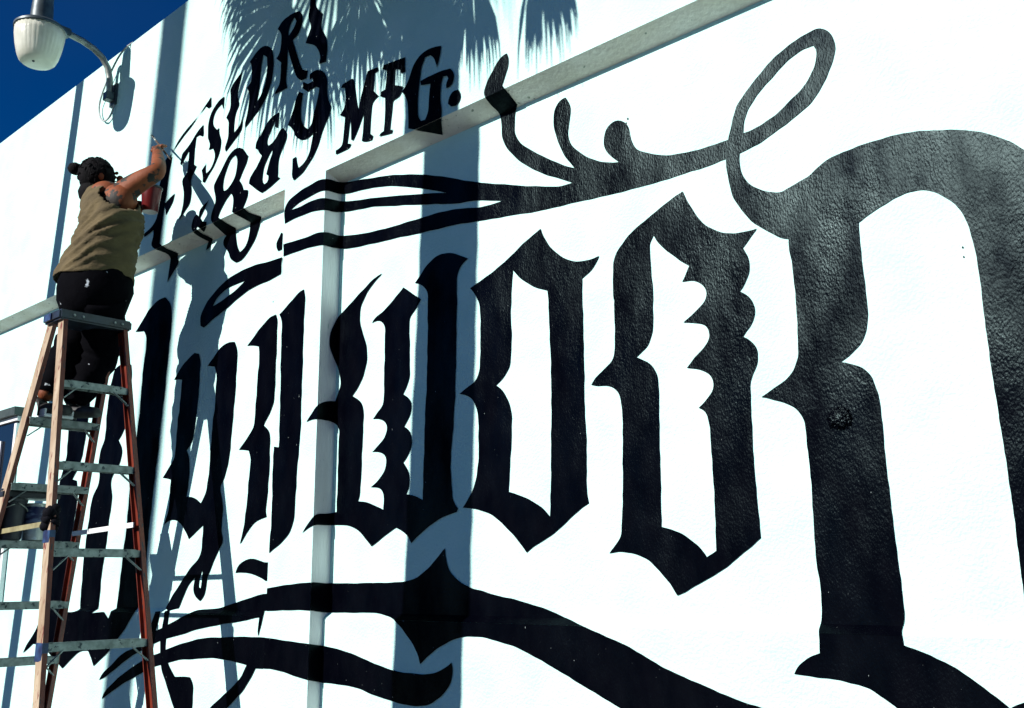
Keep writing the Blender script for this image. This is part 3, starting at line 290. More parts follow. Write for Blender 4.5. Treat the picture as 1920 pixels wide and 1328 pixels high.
  (6, ['-18603,10485 79,73 193,157 58,38 64,33 208,91 73,28 82,25 165,-43 39,-66 30,-62 21,-58 7,-56 -15,-160 14,-157 -6,-166 3,-110 -2,-51 -19,-147 -7,-154 -26,-142 -10,-150 -39,-192 -13,-46 -24,-47 -36,-46 -48,-41 -100,-77 53,-65 42,-60 25,-55 13,-51 31,-198 -1,-50 -16,-154 -3,-97 -7,-46 -21,-89 -6,-49 107,-8 101,-12 98,-24 89,-34 76,-40 72,-41 39,37 67,78 30,40 25,41 17,43 9,46 11,94 30,131 7,44 8,249 -9,159 2,52 15,102 4,53 -3,110 10,160 0,142 6,43 36,131 4,47 -1,246 -9,107 -1,52 14,157 -4,52 -10,51 -19,52 -29,58 -37,64 -263,53 45,36 159,102 149,114 61,34 72,27 81,22 88,14 93,5 95,-9 95,-16 64,-100 23,-47 18,-48 10,-49 5,-50 0,-275 -9,-93 -2,-49 14,-154 -14,-288 -21,-147 -1,-50 5,-101 -3,-50 -14,-98 -8,-155 -13,-104 -3,-51 4,-145 -47,-271 -14,-47 -77,-189 -23,-46 -31,-44 -34,-41 -30,-42 -15,-43 5,-47 21,-49 50,-102 34,-99 12,-49 8,-50 0,-50 -11,-102 1,-208 7,-52 19,-51 25,-51 15,-50 -7,-49 -31,-47 -85,-92 -152,-197 -91,-149 -67,-93 -24,-48 -13,-49 -11,-99 -21,-96 -18,-48 -31,-46 -48,-45 -69,-43 -85,36 -69,37 -53,40 -36,44 -19,48 -4,49 7,48 22,93 18,41 -137,-80 -64,-43 -51,-47 -39,-49 -130,-183 -81,-129 -31,-41 -56,-7 -429,0 -6,4 36,44 166,178 45,44 149,116 169,155 135,111 85,74 48,35 55,34 121,66 54,36 44,40 33,42 25,44 16,48 9,51 -2,156 11,97 1,46 -7,89 3,37 -51,-30 -195,-95 -129,-67 -126,-59 -42,54 -51,53 -168,144 -60,43 -73,41 -88,33 -98,22 -98,7 -92,-7 -83,-20 -72,-29 -61,-34 39,91 77,142 16,50 23,250 -15,150 -2,52 11,103 1,54 -116,28 -111,19 -108,15 141,118 96,86 104,82 43,41 29,43 14,47 16,202 -1,103 -5,105 16,164 -8,149 5,40 36,105 4,43 -5,104 2,56 17,109 3,54 -3,158 9,97 1,47 -106,24 -108,14', '-17043,6644 3,-60 -21,-220 -14,-56 -70,20 -2,47 5,49 11,50 18,54 28,57']),
  (8, ['-17869,3714 -107,-768 -67,-631 -60,-741 -195,2140']),
 ]),
 ('flourish', 'black stroke below the letter y ending in a rounded foot', [
  (8, ['-18141,-280 -68,1370 42,890 61,733 104,-2052 43,-941']),
  (10, ['-18150,5841 182,0 -16,-65 -19,-189 -16,-97 -8,-243 4,-49 14,-49 75,-141 30,-48 41,-49 54,-49 127,-98 67,-50 102,4 206,14 116,3 122,-2 42,-38 40,-41 30,-46 16,-48 3,-48 -1,-92 9,-132 -8,-85 -262,-31 -93,-9 -181,-14 -79,-8 -25,33 -73,77 -138,170 -70,79 -93,122 -118,126 -34,47 -26,51 -57,150 -12,50 -17,148 -16,96 -3,49 5,48 41,248 26,98 8,47']),
 ]),
 ('flourish', 'short black stroke between the ladder rail and the letter y tail', [
  (8, ['-18501,-280 -42,1021 88,286 69,435 74,-1742']),
  (10, ['-18510,5841 189,0 -2,-4 -23,-104 -20,-53 -71,-153 -27,-51 -136,-2 -128,1 37,46 30,50 52,104 88,144']),
 ]),
 ('flourish', 'wide black swash with a pointed diamond crossing under the letters', [
  (1, ['-14369,6305 123,14 136,13 210,23 71,5 141,6 203,17 69,4 258,8 0,-433 -237,8 -60,1 -247,-9 -220,-1 -229,-13 -211,-5 -7,-1']),
  (2, ['-7,6395 10,0 48,1 47,-2 145,-14 50,-2 59,1 0,-455 -118,6 -48,5 -140,22 -53,5']),
  (5, ['-13159,6379 57,0 221,-2 163,1 169,-5 83,0 157,7 209,1 0,-3 115,4 61,0 128,-3 64,0 180,9 107,1 53,3 53,5 52,6 106,19 55,13 53,18 50,22 180,99 40,26 187,147 96,83 37,25 12,-89 9,-44 27,-86 16,-41 21,-37 28,-35 33,-30 72,-54 38,-25 41,-24 46,-22 50,-20 103,-36 50,-15 48,-11 133,-19 43,-9 93,-24 48,-11 237,-43 138,-15 45,-7 134,-30 91,-18 132,-30 130,-25 44,-10 199,-59 144,-51 21,-7 -3679,0 -51,6 -62,3 -248,0 -63,-1 -137,-7 -26,-1 -96,0 -114,3 -81,-2 -32,-1 -313,0']),
  (6, ['-16862,5928 352,18 90,7 86,11 236,47 245,44 160,35 313,56 156,32 77,13 146,19 617,11 0,80 0,-373']),
  (7, ['-13152,3714 4899,0 114,-1166 138,-1671 48,-525 62,-632 -3537,0 -54,698 -79,869 -74,637 -212,1347 -72,400 -11,43 -587,0 -48,-39 -48,39 -226,0 -122,-158 -191,-12']),
  (8, ['-17273,-280 66,1536 43,848 54,652 66,433 77,263 113,262 1953,0 6,-143 -56,-116 56,-2159 39,-1576']),
  (9, ['-13159,5841 5265,0 64,-20 76,-26 114,-32 106,-38 37,-11 77,-21 185,-60 35,-13 99,-47 69,-27 99,-46 98,-42 62,-30 32,-14 32,-11 66,-20 93,-32 93,-28 60,-22 30,-9 93,-23 182,-56 57,-21 29,-10 89,-21 84,-26 144,-36 28,-6 84,-12 26,-5 134,-35 101,-34 47,-11 21,-11 -112,-6 -117,-11 -127,-16 -276,-24 -148,-17 -150,-11 -151,-16 -149,-14 -278,-22 -122,-9 -103,-4 -83,-6 -60,1 -44,4 -36,7 -31,10 -28,13 -79,47 -28,13 -92,35 -61,26 -97,35 -121,54 -104,36 -105,42 -70,26 -34,14 -67,32 -35,15 -110,39 -107,43 -112,42 -74,32 -37,15 -114,36 -106,39 -194,64 -40,11 -42,10 -138,22 -144,27 -100,16 -100,18 -51,6 -52,2 -202,0 -49,-2 -50,-6 -48,-8 -96,-21 -50,-12 -49,-15 -48,-18 -95,-40 -96,-38 -46,-21 -42,-23 -156,-94 -39,-26 -74,-55 -44,-28 -18,41 -12,37 -17,37 -22,35 -77,98 -27,31 -30,29 -97,78 -62,56 -34,29 -37,27 -124,80 -16,9 -1725,0']),
  (10, ['-20626,4480 40,51 46,48 59,46 73,44 86,43 91,41 89,44 79,46 155,96 88,44 93,41 97,38 102,33 109,27 225,43 102,27 86,32 71,36 186,116 65,37 71,37 81,33 91,28 184,45 89,24 257,78 170,48 247,78 88,24 125,33 2897,0 -480,0 -9,-13 -139,-13 -73,-8 -231,-38 -391,-48 -78,-8 -244,-20 -82,-10 -164,-24 -259,-29 -428,-60 -88,-15 -86,-18 -164,-39 -84,-16 -623,-101 -93,-16 -91,-20 -450,-117 -95,-31 -187,-66 -275,-83 -84,-29 -398,-159 -223,-107 -421,-181 -95,-34 -102,-30']),
 ]),
 ('flourish', 'lower black swash with a hooked right end under the diamond', [
  (1, ['-14369,5520 274,-9 205,-16 68,-4 207,-6 197,-12 192,-6 68,-4 0,-539 -8,1 -377,42 -212,36 -73,9 -300,24 -79,3 -81,-2 -81,-4']),
  (2, ['-7,5462 88,-15 142,-19 49,-8 80,-18 0,-547 -83,10 -236,49 -40,10']),
  (9, ['-13159,5425 42,-2 326,-30 64,-8 190,-30 129,-18 61,-12 176,-41 118,-25 170,-41 57,-11 115,-19 166,-33 56,-9 167,-18 55,-5 55,-3 55,-1 107,3 54,-1 109,-4 55,0 55,3 112,12 56,9 55,11 52,15 48,17 87,38 40,19 39,19 36,22 30,22 13,-36 10,-39 1,-39 -5,-40 -8,-40 -11,-39 -18,-37 -24,-35 -27,-32 -57,-57 -31,-27 -34,-26 -38,-24 -126,-70 -45,-22 -48,-18 -50,-14 -52,-9 -107,-12 -55,-5 -54,-2 -53,0 -213,9 -55,4 -55,7 -107,17 -171,19 -288,41 -55,10 -159,38 -57,10 -58,7 -175,16 -57,4 -59,2 -189,3 -130,5 -65,1 -187,-4 -38,2']),
  (10, ['-18461,5062 161,32 92,23 276,80 412,95 82,17 254,41 252,48 86,13 334,33 83,6 84,3 170,2 84,3 247,17 479,20 230,-1 222,6 74,0 455,-3 0,-500 -439,-4 -156,-4 -89,-118 -35,-40 -181,-184 -40,-36 -47,-37 -283,-193 -65,-42 -61,-44 -237,-26 -86,-6 -250,-15 103,66 219,121 111,68 59,33 122,64 58,33 206,139 45,35 39,36 32,38 81,115 29,34 -138,16 -406,35 -260,9 -172,9 -86,2 -87,-2 -451,-33 -189,-19 -95,-7 -192,-7 -95,-7 -96,-12 -484,-87 -374,-70 -93,-20 -89,-23 -253,-85 -249,-80 -237,-82 -169,-52 -84,-28 -82,-30 -242,-101 -171,-66 -247,-107 -154,-62 52,91 39,45 53,43 68,43 238,127 155,86 84,40 257,106 160,69 480,177 86,28 170,46 75,18']),
 ]),
 ('flourish', 'thin black wedge at the left edge of the pilaster base', [
  (8, ['-14936,3328 122,-3608 -109,0 -128,3342']),
  (10, ['-14822,5841 -15,-44 -27,-87 -49,-123 -21,-78 -18,41 -9,42 2,44 26,188 3,17']),
 ]),
 ('flourish', 'small black leaf mark left of the pilaster under the letters', [
  (6, ['-15922,6570 27,55 35,51 51,41 63,31 68,24 71,20 74,14 79,7 81,-2 83,-11 174,-36 92,-21 640,-27 0,-135 0,-93 0,-87 -591,27 -61,24 -66,22 -143,38 -77,19 -84,17 -90,13 -93,9 -91,4 -87,3 -82,0']),
 ]),
 ('flourish', 'black pointed loop stroke under the number row left of the pilaster', [
  (1, ['-14347,12043 -22,2 0,-290 9,1 2,49 -5,98 3,48']),
  (6, ['-14384,12257 -878,26 -158,8 -250,26 -83,6 -82,1 -334,-4 -85,-5 -337,-37 -84,-12 -79,-17 -286,-96 -68,-27 -309,-159 -54,-35 -46,-40 -115,-121 -34,-41 -25,-45 -13,-49 1,-53 25,-120 137,-61 106,33 171,67 82,24 154,36 360,98 72,24 136,51 68,20 205,53 130,35 66,14 140,19 151,16 78,6 79,3 160,0 76,4 73,7 271,35 579,9', '-17255,11789 31,33 29,37 35,34 45,32 54,29 63,25 135,44 70,20 73,15 78,10 84,5 357,8 89,0 -299,-117 -67,-21 -223,-51 -148,-39 -78,-18 -249,-39']),
 ]),
 ('flourish', 'small black drop mark against the pilaster left edge', [
  (6, ['-14969,12772 -39,-50 -78,-87 -26,-51 12,-77 52,-83 664,5']),
 ]),
 ('letter', 'tall black right stem of the first capital letter behind the ladder', [
  (6, ['-20458,11837 64,32 331,248 102,83 60,38 72,33 164,62 89,27 104,18 120,5 131,-3 92,-64 82,-63 63,-64 40,-65 21,-62 41,-226 5,-53 -3,-298 -5,-55 -23,-113 -6,-59 3,-123 -17,-178 -8,-181 -19,-121 -2,-63 12,-128 -1,-62 -16,-236 -8,-57 -26,-115 -6,-58 0,-116 -5,-56 -25,-151 -23,-284 14,-148 0,-47 -27,-191 -11,-108 -22,-108 -6,-54 1,-158 -27,-152 -18,-204 -14,-95 4,-143 -2,-50 -30,-155 -12,-157 -13,-104 -1,-52 8,-106 0,-55 -17,-159 7,-168 -1,-121 11,-125 -2,-61 -23,-115 -12,-158 -48,-216 -15,-51 -25,-48 -39,-44 -51,-43 -6,-5 -4538,0 -5,83 5,58 29,175 11,112 43,164 26,213 50,162 25,233 18,118 4,119 9,58 19,58 51,114 31,112 26,161 -1,58 -12,61 -38,123 -9,59 3,181 -18,127 -4,61 4,58 44,185 22,63 116,222 93,236 13,59 -1,60 -21,127 -3,65 8,128 -15,193 0,64 21,250 9,64 40,124 14,62 4,65 -5,129 24,183 -13,518 16,59 40,53 69,42 94,28 113,11 123,-11 123,-34 106,-52 81,-62 58,-64 41,-63 32,-64 21,-64 9,-65 -18,-187 3,-178 -11,-169 20,-177 0,-59 -20,-171 -3,-114 -39,-227 -4,-120 -7,-60 -45,-169 -26,-169 -19,-54 -131,-220 -44,-55 -56,-54 -120,-103 -49,-57 233,-42 46,-112 58,-179 11,-64 0,-65 -41,-293 -38,-153 -8,-169 -11,-60 -36,-121 -10,-60 -17,-274 15,-157 1,-53 -40,-213 -7,-116 -32,-178 -10,-115 -9,-55 -58,-164 -13,-55 -20,-138 953,0 -9,82 -1,153 -10,108 0,55 15,158 -22,162 -1,322 30,162 5,55 -2,163 25,159 8,114 37,169 8,56 -1,182 11,60 50,167 25,52 36,49 141,139 33,51 19,53 10,55 4,55 -5,57 -17,59 -58,125 -20,63 -4,61 33,179 16,57 28,53 76,97 32,50 19,55 21,221 -1,55 -28,177 1,59 20,178 3,124 28,184 10,130 14,63 71,167 30,107 27,48 46,40 67,30 85,20 102,12 115,2 125,-13 124,-28 119,-38 46,-150 17,-68 4,-62 -7,-111 12,-171 -1,-58 -36,-169 -12,-175 -15,-113 -3,-166 -9,-53 -22,-50 -31,-47 -117,-137 -44,-42 -95,-74 62,-53 59,-56 49,-59 32,-61 11,-60 -7,-56 -33,-101 -23,-47 -30,-46 -43,-45 -169,-132 -46,-46 -33,-47 -19,-49 -5,-53 10,-58 21,-60 55,-117 17,-56 6,-56 -20,-258 -42,-159 -8,-56 2,-168 -19,-164 -5,-110 -40,-204 -10,-152 -36,-150 -22,-213 -10,-59 -4,-63 15,-132 2,-67 -14,-129 -8,-178 -2,-9 825,0 3,32 24,141 13,154 14,80 3,82 -3,81 7,80 17,77 10,73 2,136 14,169 -1,101 5,48 38,147 7,52 14,240 -1,70 -6,74 0,75 19,150 -10,150 4,199 0,117 11,55 32,104 11,51 14,158 22,156 3,105 6,52 32,155 -2,162 21,216 6,112 32,169 1,60 -11,130 5,137 -6,143 2,72 15,137 -3,68 -10,130 32,304 35,167 4,52 -9,191 -8,53 -26,58 -50,63 -65,65 -130,16 -134,19']),
  (8, ['-19423,3714 79,-3381 17,-613 -4360,0 -28,445 -243,3549 988,0 51,-844 185,-3150 824,0 14,205 36,1354 -157,2435 869,0 107,-1919 -33,-1191 -16,-884 754,0 -22,481 108,2183 -74,1330']),
  (10, ['-19336,5841 -192,-171 -149,-149 -56,-46 -173,-124 -102,-85 -56,-42 -315,-209 -69,-40 -236,-114 -153,-81 -84,-39 -46,47 -87,95 -172,149 -125,-3 -125,-8 -120,-19 -107,-31 -94,-40 -266,-134 -241,-135 -87,-43 -173,70 -93,35 -203,68 -99,36 -280,123 -101,39 -109,33 -122,26 -141,19 -156,9 -169,0 -191,-92 -100,-45 -104,-42 -113,-42 104,127 62,63 77,61 162,118 139,120 60,57 47,56 32,57 58,116 71,115 25,53 9,42 954,0 -6,-20 152,-10 151,-5 146,-1 142,4 137,13 102,19 820,0 -32,-10 -98,-34 233,20 344,18 220,-134 68,101 20,39']),
 ]),
 ('flourish', 'thin black arc stroke left of the ladder rails', [
  (6, ['-25328,12345 -75,-54 -62,-58 -200,-236 -34,-58 -89,-268 -18,-72 9,-84 215,2 31,132 85,203 39,68 109,124 41,64 8,72']),
 ]),
 ('letter', 'unfinished tall black letter stroke beside the painter reaching over the ledge', [
  (0, ['-17195,16207 25,-231 -100,-9 -113,83 -123,-58 -387,-135 -208,-66 -181,-77 -123,-63 -57,-37 -171,-145 -36,-34 -36,-45 -30,-51 58,-2 -17,-129 -45,-172 -47,-285 -20,-256 -13,-64 -36,-117 -1,-69 -8,-70 -28,-141 -11,-152 -32,-206 -16,-244 135,-79 -297,0 -25,11 -96,53 -58,62 -5,59 47,112 7,58 -10,109 -103,-23 -105,-19 -177,-25 -56,81 263,54 81,24 72,35 65,49 54,62 29,65 7,68 -4,144 2,74 -3,63 -21,128 -6,66 3,62 13,60 95,279 36,174 16,51 33,43 57,32 72,22 33,-26 147,78 159,95 276,137 239,94 113,56 261,148 165,98 160,86']),
  (4, ['-18818,-100 -1,299 2,551 12,531 58,1111 40,1071 -104,434 -299,0 71,-597 42,-778 -5,-651 -113,-1971']),
  (6, ['-18809,13213 -19,-25 8,-1 45,-68 16,-61 -24,-47 -314,-237 -82,-74 69,460 3,50 -2,3']),
 ]),
 ('letter', 'small black leaf serif on the unfinished letter', [
  (0, ['-18876,14295 249,83 88,24 106,23 -19,-47 -16,-57 -23,-54 -34,-45 -230,-202 -14,72 -22,71 -37,69']),
 ]),
 ('letter', 'black letter t of the upper row nearest the painter', [
  (0, ['-17430,15591 22,-125 -4,-46 -27,-24 -140,76 -117,-8 -32,-264 1,-281 4,-53 118,-79 -157,-176 -29,-62 -4,-71 16,-64 20,-61 13,-61 2,-61 -13,-118 -16,-60 -32,-50 -44,-35 -104,-60 -145,-109 -44,-24 -39,-16 57,100 42,104 28,102 6,55 2,115 -5,61 -16,74 -30,83 -40,86 -19,78 27,57 62,31 64,25 36,51 11,67 10,243 -3,129 6,50 -33,-34 -142,-116 -129,-114 -45,44 19,70 13,68 18,54 42,33 134,52 69,30 67,35 61,39 113,82 60,39 62,34 67,29 135,47']),
 ]),
 ('letter', 'black letter s of the upper row left of the letter l', [
  (0, ['-16674,16024 -3,-180 1,-61 7,-56 -82,161 -76,-19 -73,-25 -62,-33 -43,-42 -31,-49 -19,-52 -8,-55 7,-58 33,-61 68,-69 84,-69 73,25 -4,-58 16,-70 82,-167 10,-67 -10,-103 -16,-57 -23,-56 -29,-48 -102,-133 -39,-43 -44,-38 -144,-100 -135,-122 -74,33 -19,132 -20,68 -35,74 117,73 48,38 -16,-51 -1,-61 10,-62 16,-59 68,12 63,19 49,29 40,35 38,43 33,55 20,62 0,63 -29,73 -62,94 -171,18 37,53 -3,73 -85,147 -10,51 -17,189 1,60 8,58 15,54 20,47 25,44 29,42 38,39 48,37 113,65 58,26 67,18 71,9']),
 ]),
 ('letter', 'black letter l of the upper row between the s and the d', [
  (0, ['-16061,16339 -18,-107 -16,-54 -60,-155 -14,-55 -5,-64 5,-66 30,-75 39,-82 0,-60 -71,-84 -27,-46 -19,-51 -13,-57 -12,-130 0,-65 15,-119 158,74 47,32 36,43 25,49 19,48 7,-72 2,-71 -8,-63 -20,-51 -32,-35 -40,-27 -411,-216 -41,-25 -37,64 -1,52 57,100 24,54 11,56 0,60 -14,227 -31,61 -76,81 92,97 32,49 15,51 1,56 -20,195 -23,103 11,43 35,43 43,38 46,28']),
 ]),
 ('letter', 'black letter d of the upper row in the palm shadow', [
  (0, ['-15784,16450 148,83 57,28 69,26 76,19 82,2 89,-19 89,-40 80,-57 62,-65 37,-65 23,-66 15,-64 15,-105 3,-53 -1,-53 -28,-209 -10,-53 -16,-50 -47,-97 -54,-92 -32,-44 -37,-43 -85,-79 -45,-36 -46,-32 -51,-27 -164,-78 -167,-83 -55,-24 -44,-23 -15,55 3,48 55,159 23,108 22,168 2,66 -5,69 -31,78 -67,104 95,56 35,42 15,57 1,68 -11,136 -12,63 -27,61', '-15319,16426 -40,-185 -12,-105 -30,-398 -19,-104 -28,-101 -18,-50 -20,-42 39,30 93,67 41,39 34,41 51,81 20,43 16,44 13,48 22,164 4,55 0,58 -24,202']),
 ]),
 ('letter', 'black letter r of the upper row in the palm shadow', [
  (0, ['-14854,16781 41,38 49,37 57,29 62,16 71,7 148,4 79,-5 97,-16 108,-28 71,-101 26,-80 -2,-63 -11,-50 -17,-43 -21,-40 -27,-37 -34,-36 -39,-31 -55,-24 -88,-15 242,-541 34,-66 87,-150 165,-78 -30,-147 -164,21 -65,48 -60,56 -49,65 -41,75 -203,439 -26,72 -38,128 5,-99 -2,-165 5,-158 -19,-216 4,-53 12,-60 36,-118 -411,13 24,42 35,31 42,31 34,38 20,44 10,50 6,55 2,109 -2,200 -166,149 43,24 36,30 24,39 17,48 13,55 5,58 -1,121 -5,58 -21,59 -47,65', '-14309,16807 -43,-26 -42,-30 -37,-40 -31,-52 -20,-59 -6,-57 7,-59 50,23 49,27 46,32 39,39 33,43 27,44']),
 ]),
 ('letter', 'last black letter s of the upper row cut by the top of the picture', [
  (0, ['-13807,17173 -2,-96 -18,-258 -25,-144 -4,-45 9,-52 28,-63 36,-69 17,-61 -8,-47 -98,-159 -37,-79 190,-100 83,-52 65,-59 51,-69 45,-79 30,-76 5,-61 -12,-49 -15,-45 200,-38 28,210 0,52 -4,53 -19,104 -17,52 -34,64 -97,157 -35,78 -9,60 6,52 19,106 6,49 -77,71 -74,77 -52,72 -21,56 -5,52 -2,54 16,158 2,49 -87,40']),
 ]),
 ('numeral', 'black numeral one of the number row on the ledge beside the painter', [
  (0, ['-17008,13887 -73,-74 -126,-110 -117,-116 107,-114 156,-40 2,-58 -4,-22 -246,0 -111,69 -39,-24 53,-45 -156,0 -54,56 -24,72 13,68 28,65 50,52 85,31 86,-72 5,49 10,52 33,46 71,36 178,51']),
  (4, ['-17065,-100 -57,320 -99,448 -95,362 5,-913 0,-217 -97,0 -5,110 -9,495 1,506 9,513 51,1452 13,478 -83,443 -154,0 55,-275 -35,-1047 -26,-1128 -2,-629 16,-722 13,-196']),
  (6, ['-17429,13213 -7,-22 -32,-50 -41,-42 -56,-29 -84,-6 65,149']),
 ]),
 ('numeral', 'black numeral eight wrapping over the ledge', [
  (0, ['-15969,14678 112,-62 70,-72 56,-68 71,-67 -31,-84 -22,-47 -38,-52 -82,-96 -62,-90 -42,-53 57,-56 49,-61 36,-64 27,-64 164,-48 2,-67 -14,-64 -30,-59 -42,-58 -53,-66 34,-27 -1125,0 -50,57 -17,53 6,50 15,50 21,46 61,94 26,48 11,53 -11,64 -26,69 -34,77 -27,82 3,58 30,40 80,82 130,120 164,168 44,38 51,35 56,29 62,22 69,16 86,2', '-16127,14574 50,-51 30,-58 12,-62 0,-59 -16,-114 -12,-51 -17,-48 -27,-44 -38,-41 -46,-39 -51,-34 -55,-30 -57,-24 -61,-7 -73,14 -26,67 -7,54 3,53 8,55 14,54 22,53 78,136 58,80 44,43 67,35', '-16211,13799 -142,-79 -48,-35 -140,-131 -38,-43 -32,-47 -25,-47 101,-64 465,0 -54,31 18,108 6,57 0,58 -10,64 -34,65']),
  (4, ['-15709,-100 -6,292 -8,581 6,582 27,565 75,978 35,404 -100,595 -1251,0 69,-3305 24,-635 4,-57', '-16537,-100 7,1485 50,2000 -76,512 512,0 69,-511 -94,-3344 -3,-142']),
  (6, ['-15679,13213 -23,-85 -18,-49 -72,-142 -29,-47 -34,-45 -39,-41 -135,-115 -47,-36 -53,-37 -58,-33 -57,-29 -63,-19 -82,-8 -94,2 -104,55 -84,59 -47,58 -27,58 -42,62 -65,65 -75,65 -53,62 -14,57 19,49 38,38 46,28 -39,28', '-16555,13213 1,-10 5,-65 13,-70 43,-143 31,-71 47,-72 56,-70 80,24 70,29 47,33 34,39 28,44 21,47 26,99 9,49 5,53 -1,65 -3,19']),
 ]),
 ('numeral', 'black second numeral eight of the number row above the ledge', [
  (0, ['-14671,14975 -4,-100 -18,-204 -87,42 -9,140 -38,-35 -165,-217 -31,-55 -5,-65 31,-76 64,-2 63,11 64,25 57,33 44,36 74,74 45,21 69,6 88,-89 37,-62 3,-50 -9,-46 -18,-40 -141,-189 -26,-40 -20,-43 -14,-46 -8,-52 -3,-57 6,-160 -3,-63 82,-45 -268,-78 -72,-17 -215,-41 61,28 67,18 -149,-41 -79,45 -86,55 -96,69 -97,74 -101,72 8,68 24,46 41,37 97,75 38,35 -23,-44 153,160 59,72 -66,60 -52,60 -29,58 -86,39 3,80 18,51 31,36 157,145 -81,-113 165,164 47,38 52,33 55,28 62,21 75,12 81,3', '-14835,14293 -81,-66 -75,-80 -69,-86 -26,-44 -19,-48 -12,-50 -13,-105 -2,-50 21,-53 58,-64 87,14 40,45 1,74 -77,53 63,173 41,88 56,93 14,47']),
 ]),
 ('numeral', 'black numeral nine of the number row', [
  (0, ['-13741,15403 68,14 74,5 79,-13 79,-32 75,-47 65,-60 50,-70 32,-67 15,-53 5,-48 2,-99 3,-51 8,-57 26,-114 22,-53 37,-58 30,-56 2,-50 -18,-50 -24,-46 -26,-39 -57,-68 -112,-167 -26,-47 -42,-106 -20,-41 -26,-42 -64,-84 -36,-42 -40,-40 -46,-37 -96,-69 -89,-68 -52,-27 -62,-21 -196,-54 -51,76 -16,62 5,124 -4,120 0,55 109,13 9,-59 17,-64 26,-64 33,-63 81,20 58,20 47,25 42,29 33,31 27,34 24,37 19,40 14,43 69,273 -51,-22 -60,-19 -72,-10 -84,3 -98,29 -99,57 -70,61 -42,58 -31,62 -44,65 -71,67 -85,68 78,114 80,145 23,51 37,115 27,49 69,79 124,-73 -37,-195 -5,-53 0,-110 9,-109 15,-57 32,-67 47,-69 64,-61 88,-58 48,32 40,37 21,42 21,98 15,48 56,126 45,131 25,98 15,91 -113,67 -182,-10 -57,-5 -152,121 -7,136 149,-101 163,-2 -25,78 -80,-9']),
 ]),
 ('letter', 'black letter m of the number row', [
  (0, ['-12793,14789 23,35 41,15 248,12 33,-39 18,-40 21,-98 55,-274 29,-113 34,-103 18,84 35,131 15,42 68,163 58,169 30,58 263,-27 18,-67 -103,-10 -6,-134 -17,-177 145,-149 -54,-17 -53,-21 -39,-30 -20,-38 -8,-44 -18,-180 -12,-274 85,-75 -27,-65 -89,8 -87,18 -89,37 22,134 5,47 10,275 -4,45 -22,-35 -110,-193 -54,-80 -83,-103 -53,29 -11,226 -27,204 -22,-119 -20,-187 -27,-162 111,-36 -38,-48 -48,-16 -201,-3 -133,3 -2,74 58,4 57,11 41,21 21,30 11,37 9,44 16,191 11,97 7,110 -151,90 45,25 43,31 33,40 19,49 9,55 4,57 -1,54 -26,160']),
 ]),
 ('letter', 'black letter f of the number row', [
  (0, ['-11680,14720 34,60 237,-26 247,-32 51,-5 2,-179 6,-87 -102,13 -34,86 -116,46 -10,-240 0,-44 146,-69 71,-35 -56,-105 -29,-27 -44,-15 -93,-10 -24,-16 -9,-31 -14,-142 -22,-144 -21,-178 75,-2 -23,-61 -124,17 -135,22 -58,8 23,32 40,17 51,6 17,136 9,233 -9,221 -121,67 13,80 102,-1 25,124 6,48 9,162']),
 ]),
 ('letter', 'black letter g of the number row reaching down onto the ledge', [
  (0, ['-10256,14578 -7,-80 -16,-76 -26,-78 -30,-76 -8,-34 -16,51 -44,113 -35,54 -64,61 -123,12 -60,-94 -18,-37 -12,-40 -44,-266 -26,-224 -1,-92 7,-146 5,-47 14,-43 26,-45 32,-42 93,-10 41,58 18,36 12,38 6,38 11,209 11,84 13,76 3,36 -146,36 -75,20 -16,78 172,5 247,-9 59,-4 57,-7 153,-29 38,-46 29,-46 13,-44 1,-42 -9,-39 -18,-34 -24,-30 -41,-20 -76,-6 -7,61 20,49 31,45 -30,56 -90,23 -17,-39 -15,-43 -10,-46 -14,-132 -3,-46 1,-45 5,-45 23,-129 4,-42 -1,-43 -4,-68 -609,0 -156,69 -2,143 -14,206 -6,51 -8,47 -13,47 -21,53 -31,55 -39,52 -41,49 35,22 37,26 34,30 29,33 25,37 44,82 39,80 24,38 29,34 32,29 36,27 39,24 42,19 45,14 51,8 55,4 54,0 60,-5 70,-13']),
  (3, ['-10238,-100 -18,174 -43,448 -85,946 -117,1436 -147,-1272 -102,-854 -94,-857 -3,-21']),
 ]),
 ('full_stop', 'black round full stop after the letter g', [
  (0, ['-9950,13696 86,-17 36,-67 9,-58 -14,-46 -26,-32 -30,-23 -31,-19 -103,25 -68,69 10,51 18,45 27,35 34,27']),
 ]),
]

SURF = [((0,-.0025,0),(1,0,0),(0,0,1)), ((0,-.0025,0),(1,0,0),(0,0,1)), ((XR+.0025,0,0),(0,1,0),(0,0,1)),
        ((0,0,ZS-.0025),(1,0,0),(0,D,ZB-ZS)), ((0,0,ZS-.0025),(1,0,0),(0,D,ZB-ZS)),
        ((0,D-.0025,0),(1,0,0),(0,0,1)), ((0,D-.0025,0),(1,0,0),(0,0,1)),
        ((0,YC-.00175,ZJ2+.00175),(1,0,0),(0,D-YC,ZJ-ZJ2)), ((0,YC-.00175,ZJ2+.00175),(1,0,0),(0,D-YC,ZJ-ZJ2)),
        ((0,YC-.0025,0),(1,0,0),(0,0,1)), ((0,YC-.0025,0),(1,0,0),(0,0,1))]
NRM = [Vector((0,-1,0))]*2 + [Vector((1,0,0))] + [Vector((0,0,-1))]*2 + [Vector((0,-1,0))]*2 + [Vector((0,-.6,.8))]*2 + [Vector((0,-1,0))]*2
